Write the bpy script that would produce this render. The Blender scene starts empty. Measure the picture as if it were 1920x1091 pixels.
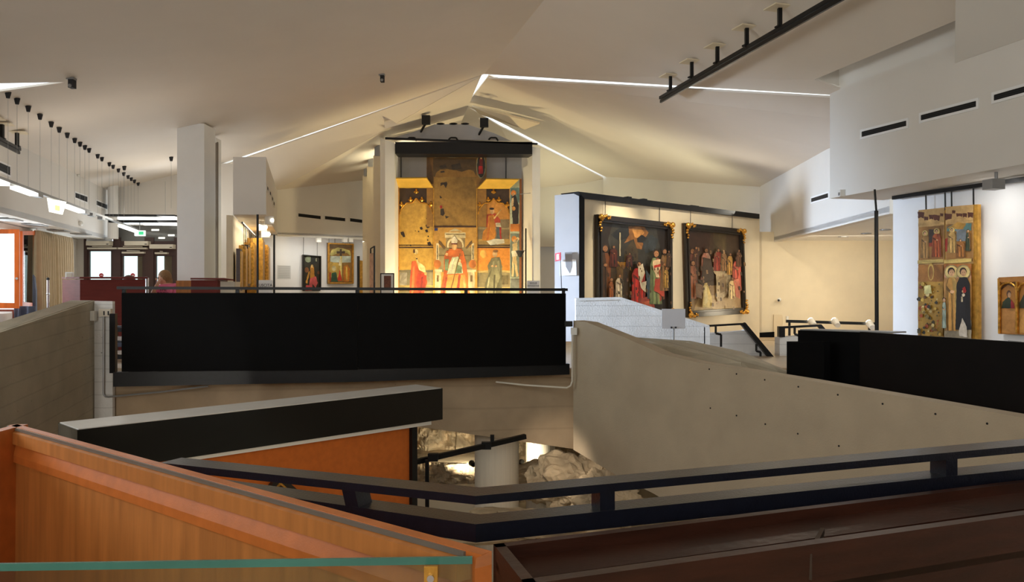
import bpy, bmesh, math, random
from mathutils import Vector, Matrix, noise
random.seed(7)
# ------------------------------------------------------------------ camera, world, lights, exposure
W, H, F = 1920.0, 1091.0, 1500.0
CX, CY = W/2, H/2
scn = bpy.context.scene
col = scn.collection
cam = bpy.data.cameras.new('camera'); camo = bpy.data.objects.new('camera', cam); col.objects.link(camo)
cam.sensor_width = 36.0; cam.lens = F/W*36.0; cam.clip_start = .05; cam.clip_end = 200
camo.location = (0, 0, 0); camo.rotation_euler = (math.pi/2, 0, 0)
scn.camera = camo
world = bpy.data.worlds.new('sky'); scn.world = world; world.use_nodes = True
bg = world.node_tree.nodes['Background']; bg.inputs[0].default_value = (.86, .95, 1.0, 1); bg.inputs[1].default_value = 1.7
scn.view_settings.view_transform = 'Standard'; scn.view_settings.look = 'None'
scn.view_settings.exposure = 0.1; scn.view_settings.gamma = 1.0
scn.view_settings.use_curve_mapping = False

def area(name, loc, target, sx, sy, power, color, spread=180):
    l = bpy.data.lights.new(name, 'AREA'); l.shape = 'RECTANGLE'; l.size = sx; l.size_y = sy
    l.energy = power; l.color = color; l.spread = math.radians(spread)
    o = bpy.data.objects.new(name, l); col.objects.link(o); o.location = loc
    o.rotation_euler = (Vector(target)-Vector(loc)).to_track_quat('-Z', 'Y').to_euler()
    return o
def spot(name, loc, target, power, color, angle=50, blend=.6, size=.06):
    l = bpy.data.lights.new(name, 'SPOT'); l.energy = power; l.color = color
    l.spot_size = math.radians(angle); l.spot_blend = blend; l.shadow_soft_size = size
    o = bpy.data.objects.new(name, l); col.objects.link(o); o.location = loc
    o.rotation_euler = (Vector(target)-Vector(loc)).to_track_quat('-Z', 'Y').to_euler()
    return o
DAY = (.84, .92, 1.0); WARM = (1.0, .80, .52); TUBE = (1.0, .97, .80); GOLDL = (1.0, .80, .42)
# daylight through left windows and doors; near, mid, rear lamps serve added, unseen windows
area('window_daylight', (-10.2, 15.2, .5), (-4, 13.0, -.3), 5.0, 1.5, 70, DAY)
area('added_near_daylight', (-6.3, 4.0, 1.05), (0.5, 8.5, 2.4), 5.0, 1.6, 140, (.95, .95, .98))  # out-of-view daylight added beside the camera
area('added_mid_skylight', (-7.95, 10.45, .75), (1.4, 13.4, -.25), 1.3, 1.4, 150, (.64, .79, 1.0), 42)  # bluish daylight added out of frame for the pale parapet and wall end
area('door_daylight', (-8.9, 20.75, .2), (-8.3, 10, -.3), 2.4, 1.6, 60, DAY)
area('added_rear_daylight', (-.5, -5.75, 2.0), (1.4, 8, 3.0), 6.0, 2.0, 235, (1.0, .92, .84))  # out-of-view daylight added behind the camera
# fluorescent coves and uplighters that stand on top of the display walls
area('niche_tubes', (5.35, 9.3, 1.24), (5.75, 9.6, -.2), .25, 5.0, 36, (1.0, .98, .93))
area('recess_downlight', (6.9, 16.4, 1.08), (7.0, 17.6, -1), 1.8, .5, 30, (1.0, .86, .64))
area('painting_wall_uplight', (3.5, 18.3, 1.75), (2.8, 19.4, 4), 3.2, .3, 24, (1.0, .95, .66))
area('painting_wall_uplight', (4.4, 17.4, 1.78), (3.2, 14.5, 4), 2.0, .3, 12, (1.0, .93, .78))
area('back_wall_tubes', (-4.75, 21.55, 1.38), (-5.0, 22.3, -1), 2.6, .2, 20, (1.0, .98, .88))
area('left_block_downlight', (-5.75, 18.2, 1.43), (-6.4, 18.0, -1), 3.8, .35, 34, (1.0, .92, .72))
area('altar_side_uplight', (-2.6, 20.6, 2.6), (-3.2, 19.6, 4.4), 2.6, .4, 24, (1.0, .92, .62), 120)
area('altar_rear_uplight', (1.2, 22.5, 1.6), (1.6, 22.6, 4), 1.6, .5, 26, (1.0, .95, .62))
area('reception_tubes', (-8.6, 19.4, 1.75), (-5.0, 18.0, 4), 2.4, .4, 22, (1.0, .97, .9))
area('track_uplight', (-8.0, 13.6, 1.75), (-7.6, 13.6, 4), .2, 5.0, 12, (1.0, .90, .76))

# ------------------------------------------------------------------ pixel helpers
def P(px, py, Y): return Vector(((px-CX)/F*Y, Y, (CY-py)/F*Y))
def ray(px, py): return Vector(((px-CX)/F, 1.0, (CY-py)/F))
def on_plane(px, py, p0, n):
    d = ray(px, py); return d*(n.dot(p0)/n.dot(d))
def on_line(px, py, A, B):                   # vertical plane through two plan points
    n = Vector((B[1]-A[1], -(B[0]-A[0]), 0)); return on_plane(px, py, Vector((A[0], A[1], 0)), n)
def on_z(px, py, z): return ray(px, py)*(z*F/(CY-py))
AX = Vector((-.2533, 1, 0))                  # main axis of the hall
FZ = -1.05                                   # upper gallery floor
LZ = -4.0                                    # lower floor

# ------------------------------------------------------------------ materials
def srgb(c):
    f = lambda v: v/12.92 if v <= .04045 else ((v+.055)/1.055)**2.4
    return tuple(f(v/255.0) for v in c)
MATS = {}
def mat(name, rgb, rough=.6, metal=0.0, var=.06, scale=4.0, bump=0.0, bscale=60.0, stretch=None, coat=0.0, spec=.5):
    if name in MATS: return MATS[name]
    m = bpy.data.materials.new(name); m.use_nodes = True; nt = m.node_tree; b = nt.nodes['Principled BSDF']
    c = srgb(rgb); b.inputs['Roughness'].default_value = rough; b.inputs['Metallic'].default_value = metal
    b.inputs['Coat Weight'].default_value = coat; b.inputs['Specular IOR Level'].default_value = spec
    tc = nt.nodes.new('ShaderNodeTexCoord'); mp = nt.nodes.new('ShaderNodeMapping')
    if stretch: mp.inputs['Scale'].default_value = stretch
    nt.links.new(tc.outputs['Object'], mp.inputs[0])
    n = nt.nodes.new('ShaderNodeTexNoise'); n.inputs['Scale'].default_value = scale; n.inputs['Detail'].default_value = 5
    nt.links.new(mp.outputs[0], n.inputs['Vector'])
    r = nt.nodes.new('ShaderNodeValToRGB')
    r.color_ramp.elements[0].position = .3; r.color_ramp.elements[1].position = .7
    r.color_ramp.elements[0].color = tuple(max(0, v*(1-var)) for v in c)+(1,)
    r.color_ramp.elements[1].color = tuple(min(1, v*(1+var)) for v in c)+(1,)
    nt.links.new(n.outputs['Fac'], r.inputs[0]); nt.links.new(r.outputs[0], b.inputs['Base Color'])
    if bump:
        n2 = nt.nodes.new('ShaderNodeTexNoise'); n2.inputs['Scale'].default_value = bscale; n2.inputs['Detail'].default_value = 6
        nt.links.new(mp.outputs[0], n2.inputs['Vector'])
        bp = nt.nodes.new('ShaderNodeBump'); bp.inputs['Strength'].default_value = bump; bp.inputs['Distance'].default_value = .02
        nt.links.new(n2.outputs['Fac'], bp.inputs['Height']); nt.links.new(bp.outputs[0], b.inputs['Normal'])
    MATS[name] = m; return m
def emit(name, rgb, strength):
    if name in MATS: return MATS[name]
    m = bpy.data.materials.new(name); m.use_nodes = True; b = m.node_tree.nodes['Principled BSDF']
    b.inputs['Base Color'].default_value = srgb(rgb)+(1,); b.inputs['Emission Color'].default_value = srgb(rgb)+(1,)
    b.inputs['Emission Strength'].default_value = strength; MATS[name] = m; return m
def glass(name, rgb=(235, 245, 242), alpha=.12, rough=.02):
    if name in MATS: return MATS[name]
    m = bpy.data.materials.new(name); m.use_nodes = True; nt = m.node_tree
    for n in list(nt.nodes): nt.nodes.remove(n)
    o = nt.nodes.new('ShaderNodeOutputMaterial'); t = nt.nodes.new('ShaderNodeBsdfTransparent'); g = nt.nodes.new('ShaderNodeBsdfGlossy')
    mx = nt.nodes.new('ShaderNodeMixShader'); t.inputs[0].default_value = srgb(rgb)+(1,); g.inputs['Roughness'].default_value = rough
    fr = nt.nodes.new('ShaderNodeFresnel'); fr.inputs[0].default_value = 1.45
    nt.links.new(fr.outputs[0], mx.inputs[0]); nt.links.new(t.outputs[0], mx.inputs[1]); nt.links.new(g.outputs[0], mx.inputs[2])
    nt.links.new(mx.outputs[0], o.inputs[0]); MATS[name] = m; return m
def board_concrete(name, rgb, rot=0.0, pitch=.16, line=.35):
    """concrete cast against boards: faint joint lines and pores"""
    if name in MATS: return MATS[name]
    m = mat(name, rgb, rough=.8, var=.10, scale=3.0, bump=.25, bscale=45)
    nt = m.node_tree; b = nt.nodes['Principled BSDF']
    tc = nt.nodes.new('ShaderNodeTexCoord'); mp = nt.nodes.new('ShaderNodeMapping'); mp.inputs['Rotation'].default_value = (0, rot, 0)
    nt.links.new(tc.outputs['Object'], mp.inputs[0])
    w = nt.nodes.new('ShaderNodeTexWave'); w.wave_type = 'BANDS'; w.bands_direction = 'Z'; w.inputs['Scale'].default_value = .314/pitch
    w.inputs['Distortion'].default_value = .5; w.inputs['Detail'].default_value = 2
    nt.links.new(mp.outputs[0], w.inputs[0])
    r = nt.nodes.new('ShaderNodeValToRGB'); r.color_ramp.elements[0].position = 0; r.color_ramp.elements[1].position = .035
    r.color_ramp.elements[0].color = (1-line,)*3+(1,); r.color_ramp.elements[1].color = (1, 1, 1, 1)
    nt.links.new(w.outputs['Fac'], r.inputs[0])
    v = nt.nodes.new('ShaderNodeTexVoronoi'); v.inputs['Scale'].default_value = 5; nt.links.new(tc.outputs['Object'], v.inputs['Vector'])
    r2 = nt.nodes.new('ShaderNodeValToRGB'); r2.color_ramp.elements[0].position = .03; r2.color_ramp.elements[1].position = .05
    r2.color_ramp.elements[0].color = (.35, .35, .35, 1); r2.color_ramp.elements[1].color = (1, 1, 1, 1)
    nt.links.new(v.outputs['Distance'], r2.inputs[0])
    m1 = nt.nodes.new('ShaderNodeMix'); m1.data_type = 'RGBA'; m1.blend_type = 'MULTIPLY'; m1.inputs[0].default_value = 1
    m2 = nt.nodes.new('ShaderNodeMix'); m2.data_type = 'RGBA'; m2.blend_type = 'MULTIPLY'; m2.inputs[0].default_value = 1
    src = b.inputs['Base Color'].links[0].from_socket
    nt.links.new(src, m1.inputs[6]); nt.links.new(r.outputs[0], m1.inputs[7])
    nt.links.new(m1.outputs[2], m2.inputs[6]); nt.links.new(r2.outputs[0], m2.inputs[7]); nt.links.new(m2.outputs[2], b.inputs['Base Color'])
    return m
def paint_material():
    m = bpy.data.materials.new('painted_panel'); m.use_nodes = True; nt = m.node_tree; b = nt.nodes['Principled BSDF']
    a = nt.nodes.new('ShaderNodeVertexColor'); a.layer_name = 'Col'
    tc = nt.nodes.new('ShaderNodeTexCoord')
    n = nt.nodes.new('ShaderNodeTexNoise'); n.inputs['Scale'].default_value = 9; n.inputs['Detail'].default_value = 8; n.inputs['Roughness'].default_value = .7
    nt.links.new(tc.outputs['Object'], n.inputs['Vector'])
    r = nt.nodes.new('ShaderNodeValToRGB'); r.color_ramp.elements[0].position = .3; r.color_ramp.elements[1].position = .65
    r.color_ramp.elements[0].color = (.62, .58, .52, 1); r.color_ramp.elements[1].color = (1, 1, 1, 1)
    nt.links.new(n.outputs['Fac'], r.inputs[0])
    mx = nt.nodes.new('ShaderNodeMix'); mx.data_type = 'RGBA'; mx.blend_type = 'MULTIPLY'; mx.inputs[0].default_value = 1
    nt.links.new(a.outputs[0], mx.inputs[6]); nt.links.new(r.outputs[0], mx.inputs[7]); nt.links.new(mx.outputs[2], b.inputs['Base Color'])
    b.inputs['Roughness'].default_value = .45; MATS['painted_panel'] = m; return m
PAINT = paint_material()
M_ceil = mat('ceiling_plaster', (226, 216, 204), .85, var=.02, scale=1.2, bump=.05, bscale=30)
M_wall = mat('wall_plaster', (226, 221, 214), .85, var=.02, scale=1.5, bump=.04, bscale=40)
M_white = mat('white_paint', (240, 240, 240), .6, var=.015)
M_disp = mat('display_wall_white', (238, 238, 240), .7, var=.015)
M_cream = mat('cream_paint', (232, 218, 190), .75, var=.03)
M_black = mat('black_steel', (16, 16, 18), .38, var=.2, scale=20, bump=.06, bscale=90, spec=.3)
M_blackp = mat('black_panel', (9, 9, 10), .6, var=.15, scale=6, spec=.07)
M_navy = mat('black_blue_enamel', (18, 21, 33), .28, var=.2, scale=30, bump=.12, bscale=120)
M_hood = mat('dark_laminate', (14, 14, 14), .16, var=.1, scale=8)
M_conc = board_concrete('concrete_boards', (176, 166, 146), -.25, .17, .14)
M_concl = board_concrete('concrete_light', (222, 221, 219), 0, .16, .18)
M_concb = board_concrete('concrete_brown', (172, 150, 122), 0, .3, .12)
M_orange = mat('orange_fabric', (196, 104, 36), .9, var=.08, scale=18, bump=.15, bscale=260)
M_wood = mat('cherry_wood', (184, 118, 60), .42, var=.18, scale=3.0, stretch=(7, 7, .7), bump=.05, bscale=30)
M_woodr = mat('cherry_rim', (196, 112, 52), .35, var=.12, scale=5.0, stretch=(3, 3, 3), bump=.03)
M_dwood = mat('dark_mahogany', (56, 28, 18), .36, var=.35, scale=3.0, stretch=(1.2, 1.2, 8), bump=.08, bscale=24)
M_dwood2 = mat('dark_mahogany_floor', (58, 42, 27), .6, var=.25, scale=5)
M_desk = mat('mahogany_laminate', (112, 52, 48), .65, var=.12, scale=3, stretch=(1, 1, 9), spec=.15)
M_door = mat('dark_door_wood', (66, 44, 40), .5, var=.1)
M_owood = mat('orange_window_wood', (222, 108, 40), .4, var=.12, scale=5, stretch=(4, 4, .6))
M_gold = mat('gilded_wood', (196, 146, 62), .38, .55, var=.3, scale=14, bump=.25, bscale=40)
M_golds = mat('bright_gilding', (206, 152, 66), .28, .8, var=.45, scale=20, bump=.3, bscale=50)
M_frame = mat('ebonised_frame', (30, 24, 20), .35, var=.2, scale=10)
M_grey = mat('grey_metal', (150, 150, 150), .45, .4, var=.06)
M_sheet = mat('grey_sheet', (168, 168, 172), .5, .2, var=.05)
M_plast = mat('white_plastic', (228, 226, 220), .4, var=.02)
M_beige = mat('beige_plastic', (214, 206, 190), .45, var=.03)
M_floor = mat('floor_stone', (190, 168, 140), .35, var=.08, scale=3)
M_dark = mat('dark_void', (18, 18, 18), .8, var=.1)
M_rock = mat('limestone', (192, 172, 142), .95, var=.4, scale=2.6, bump=1.0, bscale=7)
M_col = mat('column_plaster', (214, 204, 186), .7, var=.05, scale=2, stretch=(14, 14, .3))
M_curt = mat('curtain_cloth', (196, 176, 146), .9, var=.06, scale=6, bump=.05, bscale=200)
M_blue = mat('blue_grey_cloth', (66, 72, 92), .55, var=.2, scale=5)
M_chrome = mat('chrome', (200, 200, 205), .2, .9, var=.05)
M_red = mat('sign_red', (200, 30, 50), .5, var=.03)
M_green = emit('sign_green_lit', (60, 190, 130), 1.0)
M_lamp = emit('lamp_glow', (255, 246, 225), 6.0)
M_tube = emit('tube_glow', (250, 250, 240), 2.0)
M_glass = glass('clear_glass'); M_teal = mat('glass_edge_teal', (70, 130, 120), .15, var=.2, scale=4)
M_ink = mat('black_ink', (40, 40, 44), .8)

# ------------------------------------------------------------------ builders
def link(o): col.objects.link(o); return o
def world_of(p): return p.location.copy() if p.parent is None else world_of(p.parent)+p.location
def obj(name, verts, faces, m, parent=None, smooth=False, origin=None):
    verts = [Vector(v) for v in verts]
    if origin is None:
        if parent is not None and parent.type == 'EMPTY' or parent is not None:
            origin = world_of(parent)
        else:
            mn = [min(v[i] for v in verts) for i in range(3)]; mx = [max(v[i] for v in verts) for i in range(3)]
            origin = Vector(((mn[0]+mx[0])/2, (mn[1]+mx[1])/2, mn[2]))
    me = bpy.data.meshes.new(name); me.from_pydata([v-origin for v in verts], [], faces); me.materials.append(m)
    bm = bmesh.new(); bm.from_mesh(me); bmesh.ops.recalc_face_normals(bm, faces=bm.faces); bm.to_mesh(me); bm.free()
    if smooth:
        for p in me.polygons: p.use_smooth = True
    me.update(); o = bpy.data.objects.new(name, me); link(o)
    if parent is not None: o.parent = parent; o.location = origin-world_of(parent)
    else: o.location = origin
    return o
def tag(o, label, cat, group=None):
    o['label'] = label; o['category'] = cat
    if group: o['group'] = group
    return o
def thing(name, label, cat, loc, group=None):
    o = bpy.data.objects.new(name, None); link(o); o.location = Vector(loc); o.empty_display_size = .2
    return tag(o, label, cat, group)
def struct(o, label=None):
    o['kind'] = 'structure'
    if label: o['label'] = label
    return o
class MB:
    def __init__(s): s.v = []; s.f = []
    def add(s, v, f):
        b = len(s.v); s.v += [Vector(x) for x in v]; s.f += [[b+i for i in q] for q in f]; return s
    def prism(s, pts, off):
        n = len(pts); pts = [Vector(p) for p in pts]; off = Vector(off)
        return s.add(pts+[p+off for p in pts], [list(range(n)), list(range(2*n-1, n-1, -1))]+[[i, (i+1) % n, n+(i+1) % n, n+i] for i in range(n)])
    def box(s, c, sz, rz=0.0, ax=None):
        c = Vector(c); h = [x/2 for x in sz]
        if ax is None: ax = Matrix.Rotation(rz, 3, 'Z')
        v = [c+ax @ Vector((x*h[0], y*h[1], z*h[2])) for x in (-1, 1) for y in (-1, 1) for z in (-1, 1)]
        return s.add(v, [[0, 1, 3, 2], [4, 6, 7, 5], [0, 4, 5, 1], [2, 3, 7, 6], [0, 2, 6, 4], [1, 5, 7, 3]])
    def bar(s, a, b, w, h, up=(0, 0, 1)):                     # box beam from a to b, w across, h along up
        a, b = Vector(a), Vector(b); d = (b-a).normalized(); up = Vector(up)
        x = d.cross(up); x = x.normalized() if x.length > 1e-5 else Vector((1, 0, 0)); u = x.cross(d).normalized()
        v = [p+x*(i*w/2)+u*(j*h/2) for p in (a, b) for i in (-1, 1) for j in (-1, 1)]
        return s.add(v, [[0, 1, 3, 2], [4, 6, 7, 5], [0, 4, 5, 1], [2, 3, 7, 6], [0, 2, 6, 4], [1, 5, 7, 3]])
    def tube(s, a, b, r, r2=None, n=10):
        a, b = Vector(a), Vector(b); r2 = r if r2 is None else r2; d = (b-a).normalized()
        x = d.orthogonal().normalized(); y = d.cross(x)
        v = [a+(x*math.cos(t)+y*math.sin(t))*r for t in [2*math.pi*i/n for i in range(n)]]
        v += [b+(x*math.cos(t)+y*math.sin(t))*r2 for t in [2*math.pi*i/n for i in range(n)]]
        return s.add(v, [list(range(n)), list(range(2*n-1, n-1, -1))]+[[i, (i+1) % n, n+(i+1) % n, n+i] for i in range(n)])
    def path(s, pts, r, n=8):
        for a, b in zip(pts, pts[1:]): s.tube(a, b, r, n=n)
        return s
    def ball(s, c, r, seg=8, rings=6, sc=(1, 1, 1)):
        c = Vector(c); v = [c+Vector((0, 0, r*sc[2]))]; f = []
        for i in range(1, rings):
            ph = math.pi*i/rings
            for j in range(seg):
                t = 2*math.pi*j/seg; v.append(c+Vector((r*sc[0]*math.sin(ph)*math.cos(t), r*sc[1]*math.sin(ph)*math.sin(t), r*sc[2]*math.cos(ph))))
        v.append(c-Vector((0, 0, r*sc[2]))); L = len(v)-1
        for j in range(seg): f.append([0, 1+j, 1+(j+1) % seg]); f.append([L, L-seg+(j+1) % seg, L-seg+j])
        for i in range(rings-2):
            for j in range(seg):
                a = 1+i*seg+j; b = 1+i*seg+(j+1) % seg; f.append([a, a+seg, b+seg, b])
        return s.add(v, f)
    def build(s, name, m, parent=None, smooth=False): return obj(name, s.v, s.f, m, parent, smooth)
def prism(name, pts, off, m, parent=None): return MB().prism(pts, off).build(name, m, parent)
def line_panel(name, pix, A, B, thick, m, parent=None):     # polygon of pixels on a vertical plane, thickness away from camera
    n = Vector((B[1]-A[1], -(B[0]-A[0]), 0)).normalized()
    pts = [on_line(x, y, A, B) for x, y in pix]
    if n.dot(pts[0]) < 0: n = -n
    return prism(name, pts, n*thick, m, parent)
def base(px0, px1, Y, z): return Vector((((px0+px1)/2-CX)/F*Y, Y, z))
def text(name, s, loc, size, m, parent, rz=0.0):
    cu = bpy.data.curves.new(name, 'FONT'); cu.body = s; cu.size = size; cu.align_x = 'CENTER'; cu.align_y = 'CENTER'; cu.extrude = .001
    t = bpy.data.objects.new(name, cu); link(t)
    dg = bpy.context.evaluated_depsgraph_get(); me = bpy.data.meshes.new_from_object(t.evaluated_get(dg))
    bpy.data.objects.remove(t); me.materials.clear(); me.materials.append(m)
    o = bpy.data.objects.new(name, me); link(o); o.parent = parent
    o.rotation_euler = (math.pi/2, 0, rz); o.location = Vector(loc)-world_of(parent); return o

# ------------------------------------------------------------------ ceiling facets (meet at a high apex)
apex = P(908, 139, 17.0); RZ = apex.z
Aend = Vector((-8.0, 10.5, 2.7)); S = P(1556, 171, 11.5)
nC = (S-apex).cross(AX).normalized(); nA = (Aend-apex).cross(AX).normalized()
Dfar = Vector((-10.2, 20.6, 2.74)); nD = (Aend-apex).cross(Dfar-apex).normalized()
T = P(1425, 350, 19.6); T1 = P(1556, 280, 14.3)
def onD(px, py): return on_plane(px, py, apex, nD)
def onC(px, py): return on_plane(px, py, apex, nC)
def facet(tris_pts, label, th=.03):
    mb = MB()
    for pts in tris_pts: mb.prism(pts, (0, 0, th))
    return struct(mb.build('ceiling', M_ceil), label)
back = -24.0
facet([[apex, Aend, Aend+AX*-17.5, apex+AX*back]], 'broad sloping ceiling plane over the left foreground')
Ssh = S+AX*-18+Vector((.9, 0, 0)); Sx = S+Vector((.25, -.25*.9, -.13))
Sc = S+Vector((-.30, 0, .135))
facet([[apex, Sx, Sx+AX*-.05, Sc+AX*-.12, Sc+AX*-18, apex+AX*back]], 'broad sloping ceiling plane over the right foreground')
L = onD(410, 309)
Lx = L+(L-apex).normalized()*.6
kn = next(k/2000 for k in range(1, 2000) if CX+F*(apex+(Aend-apex)*(k/2000)).x/(apex+(Aend-apex)*(k/2000)).y < 125)
notch = apex+(Aend-apex)*kn; nend = Aend+Vector((-.3, .55, -.12))
facet([[apex, notch, nend, Vector((-9.4, 12.0, 2.55)), Dfar+Vector((-.7, 0, -.16)), Dfar+AX*1.4+Vector((-.7, 0, -.12)), onD(400, 306)+Vector((-.3, 1.4, -.06)), Lx]],
      'pale ceiling plane sloping down to the left windows')
S2 = P(1556, 183, 11.5)
facet([[P(916, 147, 17.0), S2, S2+Vector((.9, .2, -.35)), T1+Vector((.35, 0, -.08))], [P(916, 147, 17.0), T1+Vector((.35, 0, -.08)), T+Vector((.35, 0, -.1)), T]],
      'brownish ceiling plane beyond the right skylight slit')
U = P(1134, 331, 24.0)
facet([[P(917, 141, 17.0), T, U], [P(917, 141, 17.0), U, P(947, 234, 21.0)], [P(917, 141, 17.0), P(947, 234, 21.0), P(873, 198, 20.0)],
       [T, T+Vector((.6, .6, -.1)), U+Vector((.6, .6, 0)), U]], 'yellowish ceiling plane above the two large canvases')
Wl = P(518, 357, 21.3); Wm = P(680, 338, 22.8); Wr = Vector((-2.2, 24.6, 3.7))
Lh = P(410, 314, L.y)
facet([[P(903, 142, 17.0), Lh, Wl], [Lh, Lh+Vector((-.5, .5, -.1)), Wl+Vector((-.6, .8, 0)), Wl], [P(902, 143, 17.0), Wl, Wm], [P(902, 143, 17.0), Wm, Wr], [P(902, 143, 17.0), Wr, P(859, 190, 20.0)]],
      'ceiling plane above the left rear gallery')
V = P(1008, 370, 25.0)
facet([[P(859, 190, 20.0), P(873, 198, 20.0), P(938, 237, 21.0)], [P(859, 190, 20.0), P(938, 237, 21.0), Wr], [P(938, 237, 21.0), P(1129, 333, 24.0), V, Wr], [Wr, V, Vector((1, 26, 2.9)), Vector((-2.5, 26, 3.8))], [P(1129, 333, 24), V, Vector((1, 26, 2.9)), Vector((3.2, 26, 3.3))]],
      'ceiling plane behind the tall altarpiece')

# ------------------------------------------------------------------ walls and floors
def wall(name, A, B, z0, z1, th, m, label=None):
    A, B = Vector((A[0], A[1], 0)), Vector((B[0], B[1], 0)); n = (B-A).cross(Vector((0, 0, 1))).normalized()
    if n.dot(A+B) < 0: n = -n
    pts = [A+Vector((0, 0, z0)), B+Vector((0, 0, z0)), B+Vector((0, 0, z1)), A+Vector((0, 0, z1))]
    return struct(prism(name, pts, n*th, m), label)
def fl(Y): return Vector((-8.8-.2533*(Y-13.7), Y, 0))        # left fascia line
def wl(Y): return Vector((-10.9-.2533*(Y-19), Y, 0))         # left window wall line
SOFZ = 1.35
wall('wall_left', fl(11.2), fl(21.2), SOFZ, 3.1, .2, M_wall, 'white upper wall above the left windows')
def nl(Y): return Vector((-8.3+(11.3-Y)*.25, Y, 0))
def pierced(name, a, b, z0, z1, holes):          # wall with window openings (from, to, sill, head)
    cur = a
    for h0_, h1_, s0_, s1_ in holes:
        wall(name, cur, h0_, z0, z1, .2, M_wall); wall(name, h0_, h1_, z0, s0_, .2, M_wall); wall(name, h0_, h1_, s1_, z1, .2, M_wall); cur = h1_
    wall(name, cur, b, z0, z1, .2, M_wall)
def plain_window(name, a, b, z0, z1, label):
    r = bpy.data.objects.new(name, None); link(r); r.location = Vector((a.x, a.y, z0)); struct(r, label)
    for p, q in ((a, a), (b, b), (a.lerp(b, .5), a.lerp(b, .5))): MB().bar(Vector((p.x, p.y, z0)), Vector((q.x, q.y, z1)), .07, .07, (0, 1, 0)).build('mullion', M_owood, r)
    for z in (z0, z1): MB().bar(Vector((a.x, a.y, z)), Vector((b.x, b.y, z)), .07, .07).build('window_rail', M_owood, r)
    MB().prism([Vector((a.x, a.y, z0)), Vector((b.x, b.y, z0)), Vector((b.x, b.y, z1)), Vector((a.x, a.y, z1))], (.006, .006, 0)).build('pane', M_glass, r)
pierced('wall_left_near', nl(11.3), nl(-5.9), LZ, 3.0, [(nl(11.0), nl(9.7), .0, 1.5), (nl(6.6), nl(1.4), .2, 1.9)])  # both openings added out of view to let daylight in
plain_window('added_window_2', nl(11.0)+Vector((-.1, 0, 0)), nl(9.7)+Vector((-.1, 0, 0)), .0, 1.5, 'added unseen window in the left wall beside the ramp')
plain_window('added_window_3', nl(6.6)+Vector((-.1, 0, 0)), nl(1.4)+Vector((-.1, 0, 0)), .2, 1.9, 'added unseen wide window in the left wall beside the visitor')
struct(prism('ceiling_soffit', [fl(11.0)+Vector((0, 0, SOFZ+.012)), fl(21.2)+Vector((0, 0, SOFZ+.012)), wl(21.2)+Vector((-.3, 0, SOFZ+.012)), wl(11.0)+Vector((-.3, 0, SOFZ+.012))], (0, 0, .1), M_white), 'low white soffit above the left windows')
for (a, b, z0, z1) in ((11.0, 13.6, FZ, SOFZ), (17.0, 17.6, FZ, SOFZ), (18.55, 18.7, FZ, SOFZ), (19.4, 21.4, FZ, SOFZ), (13.6, 17.0, FZ, -.45), (17.6, 19.4, FZ, -.8), (13.6, 17.0, 1.25, SOFZ)):
    wall('wall_left_window', wl(a), wl(b), z0, z1, .15, M_wall)
wall('wall_left_end', fl(11.1), wl(11.0), LZ, 1.5, .1, M_wall)
# entrance wall: upper plaster band, the door opening is closed by the timber screen
wall('wall_entrance', P(205, 500, 21.0), P(440, 500, 21.0), 1.95, 3.6, .15, M_wall, 'white upper wall above the entrance doors')
wall('wall_entrance_left', (-12.3, 21.0), P(157, 500, 21.0), FZ, 1.4, .15, M_wall)
wall('wall_entrance_right', P(340, 500, 21.0), (-7.05, 21.0), FZ, 2.0, .15, M_wall)
struct(MB().tube(Vector((P(212, 0, 20.75).x, 20.75, SOFZ)), P(212, 545, 20.75)+Vector((0, 0, 2.75)), .13, n=16).build('wall_entrance_corner', M_white, smooth=False), 'rounded white corner of the entrance wall')
wall('wall_rear_strip', P(408, 500, 20.7), P(447, 500, 20.7), FZ, 3.3, .15, M_wall, 'tall white wall strip lit from the slit above')
# left bulkhead over the row of edge-on panels
bA = P(437, 400, 15.7); bB = P(499, 400, 15.7); bB.z = bA.z = 0; bC = bB+AX*5.8; bD = bA+AX*5.8
bulk = struct(MB().prism([bA+Vector((0, 0, 1.5)), bB+Vector((0, 0, 1.5)), bC+Vector((0, 0, 1.5)), bD+Vector((0, 0, 1.5))], (0, 0, 1.13)).build('wall_left_bulkhead', M_wall), 'white hanging bulkhead above the edge-on gilded panels')
wall('wall_left_gallery', bA+AX*.15+Vector((-.02, 0, 0)), bD+Vector((-.02, 0, 0)), FZ, 1.5, .12, M_cream, 'cream gallery wall behind the edge-on gilded panels')
# rear left wall
rA, rB = P(505, 440, 21.15), P(690, 440, 22.9); rA.z = rB.z = 0; rE = rB+(rB-rA)*1.1
wall('wall_rear_left', rA, rE, 1.5, 4.2, .3, M_wall, 'olive-grey upper rear wall with three slots')
rn = Vector((-(rE-rA).y, (rE-rA).x, 0)).normalized()*.45
wall('wall_rear_left_display', rA+rn-(rB-rA)*.15, rE+rn, FZ, 1.62, .1, M_disp, 'bright white display wall under the rear upper wall')
struct(prism('ceiling_rear_soffit', [rA+Vector((0, 0, 1.52)), rE+Vector((0, 0, 1.52)), rE+rn+Vector((0, 0, 1.52)), rA+rn+Vector((0, 0, 1.52))], (0, 0, .05), M_white))
wall('wall_rear', (-3.2, 25.4), (4.0, 25.4), FZ, 5.2, .2, M_wall)
wall('wall_rear_right', (V.x-2.0, 24.6), (2.9, 24.2), 1.35, 3.7, .15, M_wall, 'olive upper wall to the right of the altarpiece')
wall('wall_rear_right_display', (V.x-2.0, 25.0), (2.9, 24.6), FZ, 1.45, .1, M_disp)
wall('wall_right_rear', (2.75, 24.1), (T.x+.4, T.y-.5), FZ, 3.6, .15, M_wall, 'olive wall above the canvases wall')
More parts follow.
